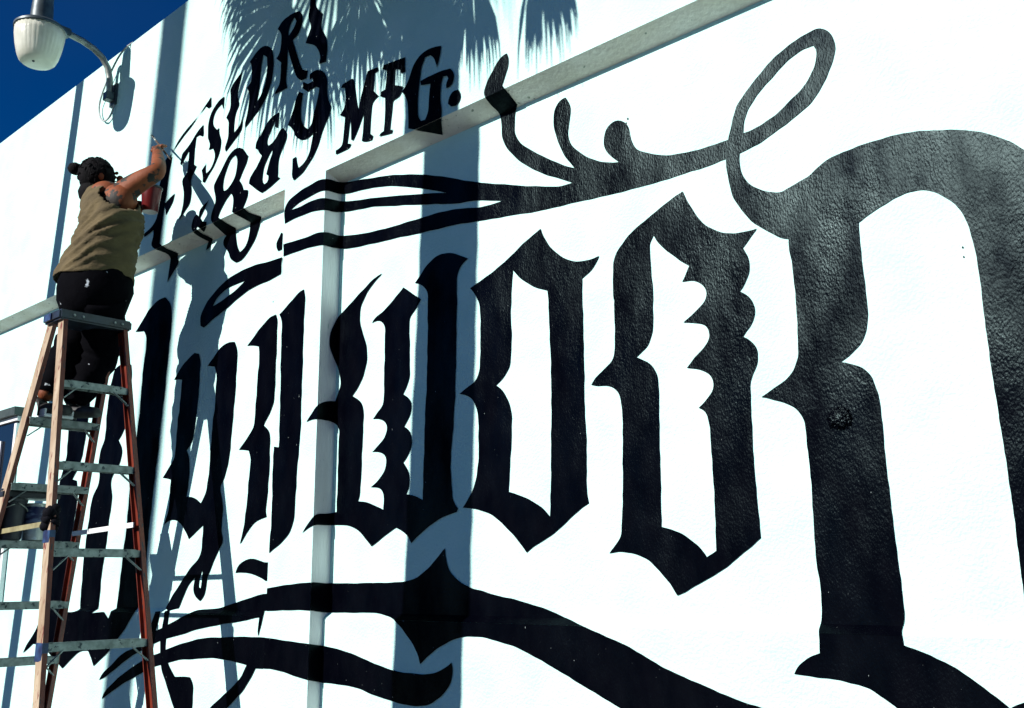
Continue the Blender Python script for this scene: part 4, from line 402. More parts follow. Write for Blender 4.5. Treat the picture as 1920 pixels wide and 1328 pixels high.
for idx, (nm, lab, pieces) in enumerate(PAINT):
    mb = MB()
    for si, rings in pieces:
        O, Ux, Vx = map(Vector, SURF[si]); O = O + NRM[si]*(0.00006*idx)
        V2, E2 = [], []
        for rg in rings:
            x = y = 0; k0 = len(V2)
            for tok in rg.split():
                dx, dy = tok.split(','); x += int(dx); y += int(dy); V2.append(Vector((x/4000, y/4000)))
            n = len(V2)-k0; E2 += [(k0+i, k0+(i+1) % n) for i in range(n)]
        vv, _, ff, *_r = delaunay_2d_cdt(V2, E2, [], 1, 1e-6)
        def inside(c):                                    # even-odd: holes stay wall
            w = False
            for a, b in E2:
                p, q = V2[a], V2[b]
                if (p.y > c.y) != (q.y > c.y) and c.x < p.x + (q.x-p.x)*(c.y-p.y)/(q.y-p.y): w = not w
            return w
        ff = [f for f in ff if inside(sum((vv[i] for i in f), Vector((0, 0)))/len(f))]
        mb.add([O + Ux*v.x + Vx*v.y for v in vv], [tuple(f) for f in ff])
    if mb.f:
        o = mb.build(nm, M_black, wall); o['label'] = lab

MB().ellipsoid((-1.1106, 0.0885, 2.0089), (0.031, 0.009, 0.027), 90, 60, fn=lambda d: 1 + 0.30*noise.noise(d*5) + 0.45*noise.noise(d*17)).build('paint_blister', M_black, wall, smooth=True)

for (fx, fy, fz), fr in (((-0.7556, 0.0885, 2.3997), 0.0022), ((-0.7557, 0.0885, 2.3746), 0.0020), ((-1.7550, 0.0885, 3.0898), 0.0030), ((-1.7621, 0.0885, 3.0768), 0.0022), ((-2.8007, 0.0885, 2.3107), 0.0018), ((-3.7849, 0.0885, 2.8656), 0.0022)):
    MB().ellipsoid((fx, fy, fz), (fr, 0.0012, fr*1.4), 10, 6).build('paint_fleck', M_black, wall, smooth=True)

# ---------------------------------------------------------------- wall lamp
XM = -5.4407
lamp = thing('wall_lamp', (XM, 0, 4.44), 'grey outdoor lamp with cloudy bowl lens on a curved arm from the parapet', 'lamp')
HX, HY = XM, -0.462
MB().lathe((HX, HY, 4.725), [(0.02, 0), (0.062, 0.0), (0.060, 0.10), (0.055, 0.17), (0.056, 0.175), (0.05, 0.24), (0.03, 0.26)], 28).build('housing', M_housing, lamp, autosmooth=40)
MB().lathe((HX, HY, 4.700), [(0.135, 0.0), (0.141, 0.004), (0.141, 0.016), (0.125, 0.030), (0.07, 0.040), (0.02, 0.042)], 40).build('rim', M_housing, lamp, autosmooth=40)
MB().lathe((HX, HY, 0), [(0.004, 4.488), (0.05, 4.490), (0.082, 4.497), (0.098, 4.512), (0.108, 4.54), (0.122, 4.60), (0.131, 4.66), (0.132, 4.70), (0.10, 4.702)], 96,
          fn=lambda k, z: 1.0 + (0.018 if k % 3 == 0 else 0) * (1 if z > 4.52 else 0)).build('lens', M_lens, lamp, smooth=True)
MB().lathe((HX+0.03, HY-0.03, 4.484), [(0.006, 0), (0.007, 0.002), (0.007, 0.010)], 12).build('drain_plug', M_rim, lamp)
MB().box((HX-0.03, HY+0.05, 4.728), (HX+0.03, HY+0.165, 4.775)).build('arm_clamp', M_housing, lamp, bevel=0.006)
ap = [(-.034, 4.43), (-.034, 4.50), (-.040, 4.57), (-.058, 4.635), (-.095, 4.685), (-.15, 4.72), (-.22, 4.742), (-.30, 4.752), (-.34, 4.753)]
MB().tube([(XM, y, z) for y, z in ap], [0.019]*9, 14).build('arm', M_galv, lamp, smooth=True)
MB().box((XM-0.04, -0.012, 4.40), (XM+0.04, -0.001, 4.54)).box((XM-0.027, -0.06, 4.425), (XM+0.027, -0.013, 4.475)).build('bracket', M_housing, lamp, bevel=0.003)
def spl(pts, n=6):
    P = [Vector(p) for p in pts]; out = []
    for i in range(len(P)-1):
        p0, p1, p2, p3 = P[max(i-1, 0)], P[i], P[i+1], P[min(i+2, len(P)-1)]
        for k in range(n):
            t = k/n; out.append(0.5*((2*p1) + (p2-p0)*t + (2*p0-5*p1+4*p2-p3)*t*t + (3*p1-p0-3*p2+p3)*t**3))
    return out + [P[-1]]
MB().tube(spl([(-5.2733, 0.0100, 4.7613), (-5.3008, -0.0200, 4.7244), (-5.3680, -0.0300, 4.6834), (-5.4586, -0.0300, 4.6122), (-5.5402, -0.0300, 4.5220), (-5.5972, -0.0200, 4.4467), (-5.5682, -0.0200, 4.3659), (-5.4964, -0.0200, 4.3169), (-5.4350, -0.0150, 4.3393), (-5.4037, -0.0150, 4.3943)]), 0.0055, 8).build('cable', M_cable, lamp, smooth=True)

# ---------------------------------------------------------------- step ladder
CX, CZ = -4.475, 2.81
lad = thing('step_ladder', (CX, -0.47, 0.004), 'tall paint-splashed fibreglass step ladder with orange rails under the painter', 'ladder')
RT = {'B': (-4.425, -0.592), 'D': (-4.425, -0.312), 'A': (-4.535, -0.592), 'C': (-4.535, -0.312)}
RB = {'B': (-3.645, -0.835), 'D': (-3.645, -0.262), 'A': (-5.315, -0.775), 'C': (-5.315, -0.215)}
ZTOP = 2.775
def rp(k, z):
    t = (ZTOP-z)/(ZTOP-0.004); return Vector((RT[k][0]*(1-t)+RB[k][0]*t, RT[k][1]*(1-t)+RB[k][1]*t, z))
for k in 'BDAC':
    p0, p1 = rp(k, ZTOP), rp(k, 0.03)
    d = (p1-p0).normalized(); out = Vector((0, -1 if k in 'BA' else 1, 0)); out = (out - d*out.dot(d)).normalized()
    sd = d.cross(out).normalized()
    if (sd.x > 0) != (k in 'BD'): sd = -sd
    w, fl, th = 0.058, 0.020, 0.005           # channel: web on the outside, flanges turned inwards
    prof = [(-w/2, 0), (w/2, 0), (w/2, -fl), (w/2-th, -fl), (w/2-th, -th), (-w/2+th, -th), (-w/2+th, -fl), (-w/2, -fl)]
    prof = [(a, b+0.010) for a, b in prof]
    ro = MB().sweep(p0, p1, prof, sd, out, 1, mis=[0 if k in 'BA' else 1, 1, 1, 1, 1, 1, 1, 1]).build('rail', [M_fib, M_red], lad)
    MB().box((p1.x-0.045, p1.y-0.04, 0.004), (p1.x+0.045, p1.y+0.04, 0.05)).build('rubber_foot', M_rim, ro, bevel=0.006)
    if k in 'BA':
        q = rp(k, 1.80 if k == 'B' else 2.1)
def tread(ka, kb, z, depth, h, sgn, m=M_alu):
    a, b = rp(ka, z), rp(kb, z); mb = MB()
    a.y += 0.0; n = 5
    x0, x1 = a.x, b.x
    # ribbed top plate with a turned-down lip on both edges
    mb.sweep(a, b, [(-depth/2, 0), (depth/2, 0), (depth/2, h), (depth/2-0.004, h), (depth/2-0.004, 0.004), (-depth/2+0.004, 0.004), (-depth/2+0.004, h), (-depth/2, h)], (1, 0, 0), (0, 0, -1))
    for i in range(5):
        o = -depth/2 + depth*(i+0.5)/5
        mb.sweep(a + Vector((o, 0.03, 0.0005)), b + Vector((o, -0.03, 0.0005)), [(-0.003, 0), (0.003, 0), (0.002, -0.003), (-0.002, -0.003)], (1, 0, 0), (0, 0, -1))
    t = mb.build('tread', m, lad)
    for s, (p, q) in enumerate(((a, b), (b, a))):      # gusset braces
        dd = (q-p).normalized(); e = Vector((sgn*(depth/2-0.006), 0, 0))
        MB().beam(p + dd*0.075 + e + Vector((0, 0, -h*0.8)), rp(ka if s == 0 else kb, z-0.085) + e + dd*0.012, 0.004, 0.016, (1, 0, 0)).build('brace', M_alu, t)
for z in (2.345, 2.05, 1.795, 1.52, 1.265, 1.01, 0.755, 0.50, 0.245): tread('A', 'C', z, 0.085, 0.032, 1)
for z in (2.475, 2.105, 1.74, 1.375, 1.01, 0.64, 0.28): tread('B', 'D', z, 0.05, 0.030, 1)
cp = MB().box((-4.565, -0.625, 2.765), (-4.385, -0.285, 2.812)).build('top_cap', M_cap, lad, bevel=0.008)
MB().box((-4.545, -0.632, 2.772), (-4.47, -0.626, 2.803)).build('paint_smear', M_bluep, cp)
for y in (-0.335, -0.37, -0.52, -0.56): MB().lathe((-4.384, y, 2.79), [(0.006, 0), (0.006, 0.003), (0.003, 0.005)], 10, axis=(1, 0, 0)).build('rivet', M_alu, cp)
for ka, kb, m, nm in (('C', 'D', M_white, 1.80), ('A', 'B', M_yel, 1.80)):
    a, b = rp(ka, 1.835), rp(kb, 1.85); s = Vector((0, -0.02 if ka == 'C' else 0.02, 0))
    MB().beam(a+s, b+s, 0.005, 0.022).build('spreader', m, lad)
pb = rp('B', 1.86); tp = MB()
for i in range(7): tp.ellipsoid(pb + Vector((0.012*math.sin(i*2.1), 0.010*math.cos(i*3.3), 0.040-0.013*i)), (0.033, 0.026, 0.024), 18, 10, fn=lambda d: 1 + 0.25*noise.noise(d*4 + Vector((i, 0, 0))))
tp.build('wrapped_tape', mat('black_cloth_tape', (0.003, 0.003, 0.005), (0.008, 0.008, 0.012), scale=40, rough=0.95, spec=0.08, bump=0.4, bscale=90), lad, smooth=True)
for z, hh in ((1.79, 0.05), (1.345, 0.07)):
    q = rp('B', z); MB().beam(q+Vector((0, -0.001, hh/2)), q+Vector((0, -0.001, -hh/2)), 0.024, 0.062, (1, 0, 0)).build('paint_band', M_bluep, lad)

# things standing on the ladder
zt = 1.795+0.005
can = thing('paint_can', (-4.81, -0.475, zt), 'metal paint can with a blue label on the ladder tread beside the black bucket', 'paint can')
cc = (-4.81, -0.475)
MB().lathe((*cc, zt), [(0.05, 0), (0.052, 0.002), (0.052, 0.16), (0.054, 0.162), (0.054, 0.168), (0.048, 0.17), (0.045, 0.163)], 28).build('body', M_can, can, autosmooth=40)
MB().lathe((*cc, zt+0.075), [(0.0525, 0), (0.0532, 0.001), (0.0532, 0.078), (0.0525, 0.079)], 28).build('label_wrap', M_canlab, can, autosmooth=40)
bk = thing('bucket', (-4.81, -0.585, zt), 'black plastic bucket on the ladder tread left of the paint can', 'bucket')
cc = (-4.81, -0.585)
MB().lathe((*cc, zt), [(0.045, 0), (0.05, 0.002), (0.062, 0.17), (0.066, 0.172), (0.066, 0.185), (0.058, 0.186), (0.05, 0.02)], 28).build('body', M_buck, bk, autosmooth=40)
MB().tube([(cc[0]+0.0665*math.cos(t), cc[1]+0.0665*math.sin(t), zt+0.165-0.06*math.sin(t/2)) for t in [i*0.21 for i in range(30)]], 0.003, 6).build('handle', M_galv, bk, smooth=True)
tray = MB().box((-4.90, -0.66, zt+0.190), (-4.73, -0.40, zt+0.215)).box((-4.88, -0.655, zt+0.216), (-4.75, -0.50, zt+0.228)).build('lid_board', M_buck, None, bevel=0.003)
tag(tray, 'dark flat board lying on top of the bucket and paint can', 'board')
wt = MB().box((-4.685, -0.565, 2.352), (-4.60, -0.43, 2.366)).box((-4.685, -0.565, 2.3665), (-4.60, -0.555, 2.39)).box((-4.685, -0.44, 2.3665), (-4.60, -0.43, 2.39)).build('paint_tray', M_white, None, bevel=0.002)
tag(wt, 'small white paint tray on the ladder tread by the painter shoes', 'paint tray')

# ---------------------------------------------------------------- the painter
def skin_mesh(verts, edges, root, sub=2):
    me = bpy.data.meshes.new('tmp'); me.from_pydata([Vector(v[0]) for v in verts], [], []); me.edges.add(len(edges))
    for e, (a, b) in zip(me.edges, edges): e.vertices = (a, b)
    me.update(); o = bpy.data.objects.new('tmp', me); COL.objects.link(o)
    md = o.modifiers.new('skin', 'SKIN'); md.use_smooth_shade = True; md.branch_smoothing = 0.6
    if not me.skin_vertices: bpy.context.view_layer.update()
    if not me.skin_vertices:
        bm = bmesh.new(); bm.from_mesh(me); bm.verts.layers.skin.verify(); bm.to_mesh(me); bm.free()
    for i, (p, r) in enumerate(verts):
        sv = me.skin_vertices[0].data[i]; rr = r if hasattr(r, '__len__') else (r, r); sv.radius = rr; sv.use_root = (i == root)
    s = o.modifiers.new('sub', 'SUBSURF'); s.levels = sub; s.render_levels = sub
    bpy.context.view_layer.update()
    ev = o.evaluated_get(bpy.context.evaluated_depsgraph_get()); m2 = ev.to_mesh()
    vs = [v.co.copy() for v in m2.vertices]; fs = [tuple(p.vertices) for p in m2.polygons]
    ev.to_mesh_clear(); bpy.data.objects.remove(o); bpy.data.meshes.remove(me)
    return vs, fs
J = dict(pel=(-4.5502, -0.4050, 2.9742), spi=(-4.5368, -0.4000, 3.1471), che=(-4.5390, -0.3850, 3.3569), nek=(-4.6314, -0.3900, 3.4843), hd0=(-4.6305, -0.4000, 3.5322), hd1=(-4.6334, -0.4050, 3.6055),
         rsh=(-4.4227, -0.3750, 3.4632), rel=(-4.2780, -0.2650, 3.5483), rwr=(-4.4625, -0.1850, 3.7156), rpa=(-4.5143, -0.1650, 3.7765),
         rhi=(-4.3999, -0.4000, 2.9048))
V3 = lambda k: Vector(J[k])
J['lsh'] = V3('che') + (V3('che')-V3('rsh'))*0.95 + Vector((0, 0, 0.10)); J['lsh'].z = V3('rsh').z - 0.02
J['lel'] = Vector((-4.6660, -0.2200, 3.4504)) + Vector((-0.10, 0.0, -0.05)); J['lwr'] = Vector((-4.5530, -0.2150, 3.4558)); J['lpa'] = Vector((-4.5437, -0.2050, 3.4848))
J['lhi'] = V3('pel') + Vector((-0.09, 0.02, -0.04)); J['rhi'] = V3('pel') + Vector((0.085, 0.0, -0.04))
J['rkn'] = Vector((-4.60, -0.33, 2.665)); J['lkn'] = Vector((-4.70, -0.44, 2.665))
J['ran'] = Vector((-4.66, -0.42, 2.435)); J['lan'] = Vector((-4.69, -0.545, 2.435))
vv = [('pel', (0.13, 0.115)), ('spi', (0.13, 0.10)), ('che', (0.145, 0.105)), ('nek', 0.058), ('hd0', (0.075, 0.085)), ('hd1', (0.078, 0.09)),
      ('rsh', 0.066), ('rel', 0.044), ('rwr', 0.031), ('rpa', (0.034, 0.022)), ('lsh', 0.06), ('lel', 0.042), ('lwr', 0.03), ('lpa', (0.034, 0.022)),
      ('rhi', 0.095), ('rkn', 0.065), ('ran', 0.042), ('lhi', 0.095), ('lkn', 0.065), ('lan', 0.042)]
ID = {k: i for i, (k, r) in enumerate(vv)}
verts = [(V3(k), r) for k, r in vv]
edges = [(ID[a], ID[b]) for a, b in (('pel','spi'),('spi','che'),('che','nek'),('nek','hd0'),('hd0','hd1'),('che','rsh'),('rsh','rel'),('rel','rwr'),('rwr','rpa'),
         ('che','lsh'),('lsh','lel'),('lel','lwr'),('lwr','lpa'),('pel','rhi'),('rhi','rkn'),('rkn','ran'),('pel','lhi'),('lhi','lkn'),('lkn','lan'))]
bx, fx = skin_mesh(verts, edges, 0)
pers = MB().add(bx, fx)
def fingers(mb, palm, fdir, side, curl, sc=1.0):
    palm, fdir, side, curl = Vector(palm), Vector(fdir).normalized(), Vector(side).normalized(), Vector(curl).normalized()
    for i, (off, ln) in enumerate(((-0.026, 0.062), (-0.009, 0.072), (0.009, 0.068), (0.025, 0.055))):
        p = palm + side*off*sc + fdir*0.018*sc; pts = [p]; d = fdir.copy()
        for s in range(3):
            d = (d + curl*0.75).normalized(); pts.append(pts[-1] + d*ln*sc*(0.42, 0.33, 0.25)[s])
        mb.tube(pts, [0.0095*sc, 0.009*sc, 0.008*sc, 0.006*sc], 8)
        mb.ellipsoid(pts[-1], (0.006*sc,)*3, 8, 5)
    p = palm - side*0.028*sc - fdir*0.012*sc
    pts = [p, p - side*0.016*sc + curl*0.014*sc + fdir*0.014*sc, p - side*0.010*sc + curl*0.034*sc + fdir*0.034*sc, p + curl*0.046*sc + fdir*0.046*sc]
    mb.tube(pts, [0.013*sc, 0.011*sc, 0.009*sc, 0.006*sc], 8); mb.ellipsoid(pts[-1], (0.006*sc,)*3, 8, 5)
fingers(pers, V3('rpa'), V3('rpa')-V3('rwr'), (0.75, 0.25, 0.0), (-0.25, 0.9, 0.1))
fingers(pers, V3('lpa'), (0.5, 0.5, 0.25), (0, 0, 1), (0.55, 0.3, 0), 1.0)
HC = Vector((-4.6225, -0.4020, 3.5747)); FD = Vector((0.30, 0.92, 0.22)).normalized(); HSD = Vector((FD.y, -FD.x, 0)).normalized(); HUP = HSD.cross(FD)
pers.ellipsoid(HC + FD*0.098 - HUP*0.008, (0.014, 0.018, 0.018), 10, 8)                 # nose
pers.ellipsoid(HC + FD*0.085 - HUP*0.05, (0.028, 0.016, 0.009), 10, 8)                  # mouth
for s in (-1, 1):
    pers.ellipsoid(HC + HSD*0.070*s - HUP*0.005, (0.010, 0.020, 0.030), 10, 8)          # ears
    pers.ellipsoid(HC + FD*0.080 + HSD*0.030*s + HUP*0.012, (0.013, 0.009, 0.008), 10, 8)  # eyes
pers.ellipsoid((-4.4301, -0.3720, 3.4055), (0.085, 0.075, 0.085), 24, 16)                          # shoulder blade
pers.ellipsoid(lerp(V3('nek'), V3('rsh'), 0.5)+Vector((0, -0.02, -0.015)), (0.085, 0.075, 0.065), 24, 16)
pers.ellipsoid(lerp(V3('rsh'), V3('che'), 0.35), (0.085, 0.07, 0.07), 24, 16)
person = pers.build('person', M_skin, None, smooth=True)
tag(person, 'person in a tan tank top and black trousers painting high on the ladder, arm raised', 'person')
# tank top: lofted rings with pulled folds, cut away at the arm holes
rings = [((-4.5714, -0.4050, 3.0269), .190, .172), ((-4.5687, -0.4050, 3.0425), .190, .170), ((-4.5535, -0.4050, 3.0822), .186, .160), ((-4.5282, -0.4050, 3.1277), .180, .150), ((-4.5089, -0.4000, 3.1784), .176, .140), ((-4.4838, -0.3950, 3.2277), .172, .134), ((-4.4636, -0.3900, 3.2728), .170, .130),
         ((-4.4837, -0.3850, 3.3285), .168, .128), ((-4.5034, -0.3850, 3.3778), .162, .124), ((-4.5283, -0.3850, 3.4234), .154, .114), ((-4.5572, -0.3850, 3.4594), .142, .098), ((-4.5910, -0.3850, 3.4885), .116, .084), ((-4.6247, -0.3900, 3.5108), .080, .070), ((-4.6406, -0.3920, 3.5261), .064, .062)]
def ringinterp(t):
    k = t*(len(rings)-1); i = min(int(k), len(rings)-2); f = k-i
    return lerp(rings[i][0], rings[i+1][0], f), rings[i][1]*(1-f)+rings[i+1][1]*f, rings[i][2]*(1-f)+rings[i+1][2]*f
NR, NS = 70, 96
sv, sf = [], []
for i in range(NR):
    t = i/(NR-1); c, a, b = ringinterp(t)
    for k in range(NS):
        an = 2*math.pi*k/NS; ca, sa = math.cos(an), math.sin(an)
        ex = 2/2.3
        px = a*math.copysign(abs(ca)**ex, ca); py = b*math.copysign(abs(sa)**ex, sa)
        ph = (c.z-2.9)*95 - px*50 - py*42
        amp = 0.011*math.exp(-((t-0.42)/0.20)**2) + 0.006*math.exp(-((t-0.14)/0.1)**2)
        nz = noise.noise(Vector((px*9, py*9, c.z*14)))
        rg = abs(math.sin(ph*0.5 + 1.6*nz)); g = amp*((1-rg)**1.6*1.5 - 0.5 + nz*1.1) + 0.004*noise.noise(Vector((px*22+5, py*22, c.z*20)))
        r = 1 + g/max(0.06, math.hypot(px, py))
        hang = -0.012*(1-t)*max(0, sa)*0 + (0.010*math.sin(an*3+1) if i == 0 else 0)
        sv.append(Vector((c.x+px*r, c.y+py*r, c.z+hang - 0.02*(t < .3)*ca*0)))
for i in range(NR-1):
    for k in range(NS):
        q = (i*NS+k, i*NS+(k+1) % NS, (i+1)*NS+(k+1) % NS, (i+1)*NS+k)
        ce = sum((sv[j] for j in q), Vector())/4
        def inhole(S, w):
            d = ce-Vector(S); return (d.x/w[0])**2 + (d.y/w[1])**2 + (d.z/w[2])**2 < 1
        if inhole(V3('rsh')+Vector((0.035, -0.02, -0.045)), (0.115, 0.092, 0.112)) or inhole(V3('lsh')+Vector((-0.03, 0, -0.04)), (0.11, 0.10, 0.11)): continue
        sf.append(q)
sh = MB().add(sv, sf).build('tank_top', M_shirt, person, smooth=True)
md = sh.modifiers.new('thick', 'SOLIDIFY'); md.thickness = 0.004; md.offset = 0
# trousers
tr = MB(); pz = V3('pel'); TR = [(0.10, .165, .150), (0.06, .178, .162), (0.0, .186, .168), (-0.06, .180, .160), (-0.11, .155, .140), (-0.15, .10, .10), (-0.165, .03, .03)]
for i in range(len(TR)-1):
    (za, aa, ba), (zb, ab, bb) = TR[i], TR[i+1]
    ra = [pz + Vector((aa*math.cos(k*math.pi/20), ba*math.sin(k*math.pi/20), za)) for k in range(40)]; rb = [pz + Vector((ab*math.cos(k*math.pi/20), bb*math.sin(k*math.pi/20), zb)) for k in range(40)]
    tr.add(ra+rb, [(k, (k+1) % 40, 40+(k+1) % 40, 40+k) for k in range(40)])
for s, (h, kn, an, e) in enumerate((('rhi', 'rkn', 'ran', 0.97), ('lhi', 'lkn', 'lan', 0.84))):
    hp = V3(h) + Vector((0, 0, -0.02)); ce = lerp(V3(kn), V3(an), e)
    pts = spl([hp, lerp(hp, V3(kn), 0.55)+Vector((0, 0.01, 0)), V3(kn), lerp(V3(kn), ce, 0.5), ce], 5)
    tr.tube(pts, [0.105 - 0.038*i/(len(pts)-1) + 0.006*math.sin(i*1.9) for i in range(len(pts))], 24)
for v in tr.v: v += 0.012*Vector((noise.noise(v*13), noise.noise(v*13+Vector((7, 0, 0))), 0))
tr.build('trousers', M_short, person, smooth=True)
for k in ('ran', 'lan'):
    p = V3(k); td = Vector((0.75, 0.55, 0)).normalized()
    a, b = skin_mesh([(p+Vector((0, 0, 0.012)), 0.046), (p+Vector((0, 0, -0.036))-td*0.03, (0.042, 0.036)), (p+Vector((0, 0, -0.042))+td*0.07, (0.044, 0.032)), (p+Vector((0, 0, -0.048))+td*0.15, (0.040, 0.025))], [(0, 1), (1, 2), (2, 3)], 1)
    for v in a: v.z = max(v.z, 2.351)
    MB().add(a, b).build('shoe', M_shoe, person, smooth=True)
hr = MB()
hr.ellipsoid(HC + HUP*0.014 - FD*0.010, (0.082, 0.088, 0.089), 40, 26, fn=lambda d: 1 + 0.05*noise.noise(d*6) + 0.03*noise.noise(d*17))
bc = Vector((-4.6979, -0.4900, 3.6184)); hr.ellipsoid(bc, (0.034, 0.038, 0.031), 22, 14, fn=lambda d: 1 + 0.12*noise.noise(d*5))
hr.tube([bc, lerp(bc, HC, 0.45)], [0.020, 0.030], 12)
nb = HC - FD*0.06 - HUP*0.07
hr.ellipsoid(nb, (0.062, 0.045, 0.055), 22, 14, fn=lambda d: 1 + 0.1*noise.noise(d*5))
hr.ellipsoid(HC + FD*0.055 - HUP*0.075, (0.055, 0.050, 0.045), 22, 14, fn=lambda d: 1 + 0.12*noise.noise(d*6))   # beard
rnd = random.Random(4)
for i in range(26):
    t = rnd.uniform(-1, 1); p = HC + FD*rnd.uniform(0.05, 0.10) + HSD*0.06*t - HUP*rnd.uniform(0.03, 0.09)
    q = p + FD*rnd.uniform(0.015, 0.045) - HUP*rnd.uniform(0, 0.03) + HSD*rnd.uniform(-0.01, 0.01)
    hr.tube([p, lerp(p, q, 0.5)+HUP*0.008, q], [0.004, 0.003, 0.0008], 5)
for i in range(160):
    d = Vector((rnd.gauss(0, 1), rnd.gauss(0, 1), rnd.gauss(0.2, 1))).normalized()
    if d.dot(FD) > 0.55: continue
    p = HC + HUP*0.014 - FD*0.010 + Vector((d.x*0.079, d.y*0.085, d.z*0.086)); tg = d.cross(Vector((rnd.gauss(0, 1), rnd.gauss(0, 1), rnd.gauss(0, 1)))).normalized()
    hr.tube([p, p+d*0.004+tg*0.008, p+d*0.004+tg*0.017, p+tg*0.024-HUP*0.005], [0.003, 0.0035, 0.003, 0.001], 5)
hr.build('hair', M_hair, person, smooth=True)
# brush in the right hand
bt = V3('rpa') + Vector((0.0, 0.03, 0.005)); b1 = Vector((-4.7304, -0.1000, 3.9501)); b0 = bt - (b1-bt)*0.6
br = thing('paint_brush', b0, 'thin dark paint brush in the raised hand of the painter', 'brush')
MB().tube([b0, lerp(b0, b1, 0.4), lerp(b0, b1, 0.72)], [0.004, 0.006, 0.005], 10).build('handle', M_wood, br, smooth=True)
MB().tube([lerp(b0, b1, 0.72), lerp(b0, b1, 0.82)], [0.0058, 0.0062], 10).build('ferrule', M_galv, br, smooth=True)
MB().tube([lerp(b0, b1, 0.82), lerp(b0, b1, 0.92), b1], [0.006, 0.0065, 0.002], 10).build('bristles', M_rim, br, smooth=True)
cb = Vector((-4.4810, -0.1950, 3.4135))
cup = thing('paint_cup', cb, 'dark red paint cup held between the painter and the wall', 'cup')
MB().lathe(cb, [(0.036, 0), (0.038, 0.002), (0.050, 0.125), (0.047, 0.125), (0.036, 0.006), (0.01, 0.004)], 30).build('body', M_cup, cup, autosmooth=40)
MB().lathe(cb+Vector((0, 0, 0.120)), [(0.0500, 0), (0.0535, 0.001), (0.0535, 0.010), (0.048, 0.011)], 30).build('rim', M_rim, cup, autosmooth=40)

# ---------------------------------------------------------------- palms and pole in front of the wall (their shadows fall on it)
def blades(cr, rnd, hub, fd, sd, nn, FL, spread, NB):
    for bi in range(NB):
        a = R(-spread + 2*spread*bi/(NB-1)) + rnd.uniform(-.03, .03); ln = FL*(0.72 + 0.28*math.cos(a*0.6))*rnd.uniform(0.88, 1.06)
        bd = fd*math.cos(a) + sd*math.sin(a); ws = Vector(bd.cross(nn)).normalized(); dr = Vector((0, 0, -1))
        P = [hub, hub+bd*ln*0.45 + nn*0.02, hub+bd*ln*0.78 + dr*0.05*ln, hub+bd*ln*0.93 + dr*0.20*ln, hub + bd*ln*0.98 + dr*0.42*ln*rnd.uniform(0.6, 1.2)]
        wd = [0.003, ln*0.45*0.066*spread/125, ln*0.028, ln*0.012, 0.001]
        vs = []
        for p, w in zip(P, wd): vs += [p-ws*w, p+ws*w]
        cr.add(vs, [(2*i, 2*i+1, 2*i+3, 2*i+2) for i in range(4)])
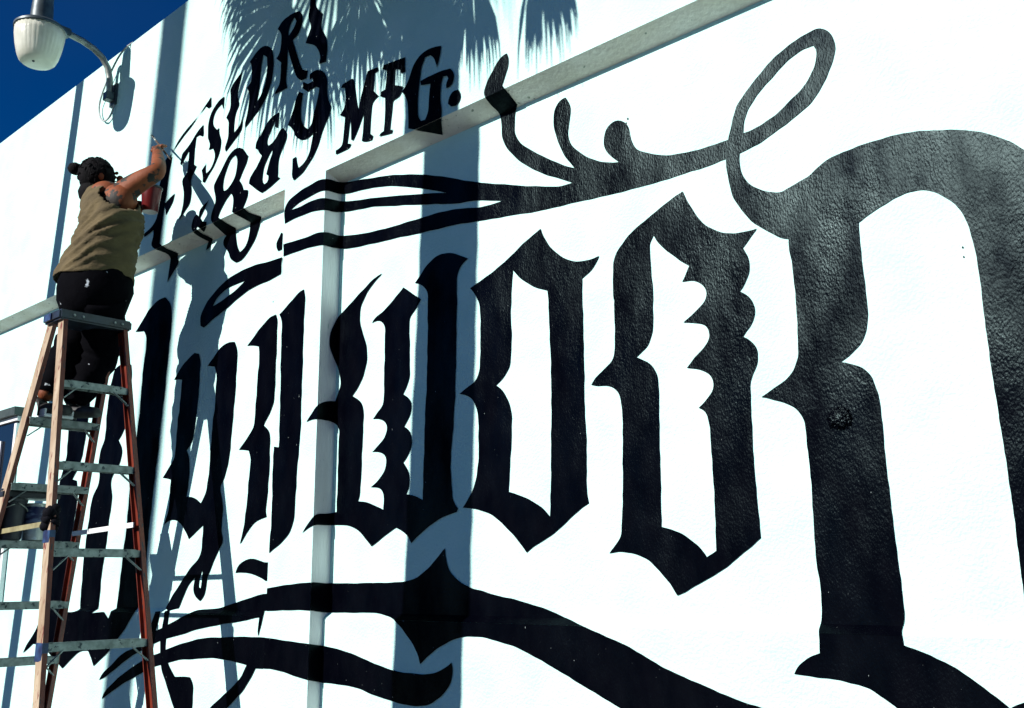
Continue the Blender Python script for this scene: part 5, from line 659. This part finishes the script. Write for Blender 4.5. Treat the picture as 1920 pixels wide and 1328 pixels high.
def palm(base, top, r0, r1, label, seed, nleaf, LR, centre_off=(0, 0, 0), rmin=-0.75, rmax=0.75, bend=0.0, fans=()):
    t = thing('palm_tree', base, label, 'palm tree', None); rnd = random.Random(seed)
    base, top = Vector(base), Vector(top); pts, rd = [], []
    N = 60
    for i in range(N+1):
        f = i/N; pts.append(lerp(base, top, f) + Vector((bend*max(0, (f-0.72)/0.28)**2, 0, 0))); rd.append((r0*(1-f)+r1*f)*(1.0 + 0.02*(i % 2) + 0.012*rnd.uniform(-1, 1)))
    MB().tube(pts, rd, 18).build('trunk', M_bark, t, autosmooth=50)
    cr = MB(); C0 = top + Vector(centre_off) + Vector((bend, 0, 0))
    for li in range(nleaf):
        az = li*2.39996 + rnd.uniform(-.2, .2); el = rmin + (rmax-rmin)*((li*0.618034) % 1)
        d = Vector((math.cos(az)*math.cos(el), math.sin(az)*math.cos(el), math.sin(el)))
        pl = LR*rnd.uniform(0.45, 0.6); mid = C0 + d*pl*0.55 + Vector((0, 0, 0.05)); hub = C0 + d*pl + Vector((0, 0, -0.10*pl))
        cr.tube([C0, mid, hub], [0.022, 0.016, 0.010], 6)
        fd = (hub-mid).normalized(); sd = fd.cross(Vector((0, 0, 1))).normalized(); nn = sd.cross(fd); tw = rnd.uniform(-.5, .5)
        sd, nn = sd*math.cos(tw)+nn*math.sin(tw), nn*math.cos(tw)-sd*math.sin(tw)
        blades(cr, rnd, hub, fd, sd, nn, LR*rnd.uniform(0.5, 0.62), 125, 34)
    for hub, tip, spread, L in fans:                       # the big hanging fans on the wall side of the crown
        tv = Vector((0.25, 1.0, -0.55)); hub = Vector(hub) - tv*L; tip = Vector(tip) - tv*L
        fd = (tip-hub); ln = fd.length; fd.normalize(); nn = tv.normalized(); nn = (nn - fd*nn.dot(fd)).normalized(); sd = fd.cross(nn)
        cr.tube([C0, lerp(C0, hub, 0.5)+Vector((0, 0, 0.12)), hub], [0.022, 0.016, 0.010], 6)
        blades(cr, rnd, hub, fd, sd, nn, ln, spread, 40)
    cr.build('crown', M_leaf, t)
    return t
LA = 1.85
palm((-2.79-0.25*LA, -LA, 0.0), (-2.56-0.25*LA, -LA, 5.0+0.55*LA), 0.190, 0.138, 'fan palm casting the wide trunk shadow and frond shadows on the wall', 33, 9, 1.3, centre_off=(0, 0, 0.05), bend=-0.50,
     fans=[((-3.6435, 0.0000, 4.3234), (-4.1409, 0.0000, 4.0444), 95, 1.3), ((-3.4141, 0.0000, 4.0311), (-3.5735, 0.0000, 3.6350), 72, 1.2), ((-2.7547, -0.0000, 4.0052), (-2.6831, 0.0000, 3.6373), 55, 1.35), ((-3.0931, 0.0000, 4.1987), (-3.0202, 0.0000, 3.7194), 50, 1.15), ((-2.0546, 0.0000, 3.8825), (-2.0121, 0.0000, 3.5091), 24, 1.3), ((-2.4116, 0.0000, 3.9656), (-2.4459, 0.0000, 3.5894), 30, 1.1), ((-3.9431, 0.0000, 4.6370), (-4.2233, 0.0000, 4.4549), 100, 1.5)])
LB = 7.0
palm((-5.25-0.25*LB, -LB, 0.0), (-4.60-0.25*LB, -LB, 11.5), 0.15, 0.13, 'taller fan palm casting the soft shadow strip behind the painter', 8, 30, 1.6)

pd = thing('steel_pole', (-6.86, -1.6, 0.004), 'slim leaning steel pole casting the thin straight shadow left of the lamp', 'pole')
MB().tube([(-6.86, -1.6, 0.004), (-6.76, -1.6, 1.5), (-6.60, -1.6, 3.2), (-6.38, -1.6, 5.4), (-6.32, -1.6, 6.2)], [0.062, 0.06, 0.058, 0.056, 0.055], 20).build('shaft', M_pole, pd, smooth=True)
MB().lathe((-6.32, -1.6, 6.2), [(0.058, 0), (0.06, 0.01), (0.04, 0.05), (0.01, 0.06)], 20).build('finial', M_pole, pd, autosmooth=40)
MB().box((-7.0, -1.74, 0.004), (-6.72, -1.46, 0.03)).build('base_plate', M_pole, pd, bevel=0.004)
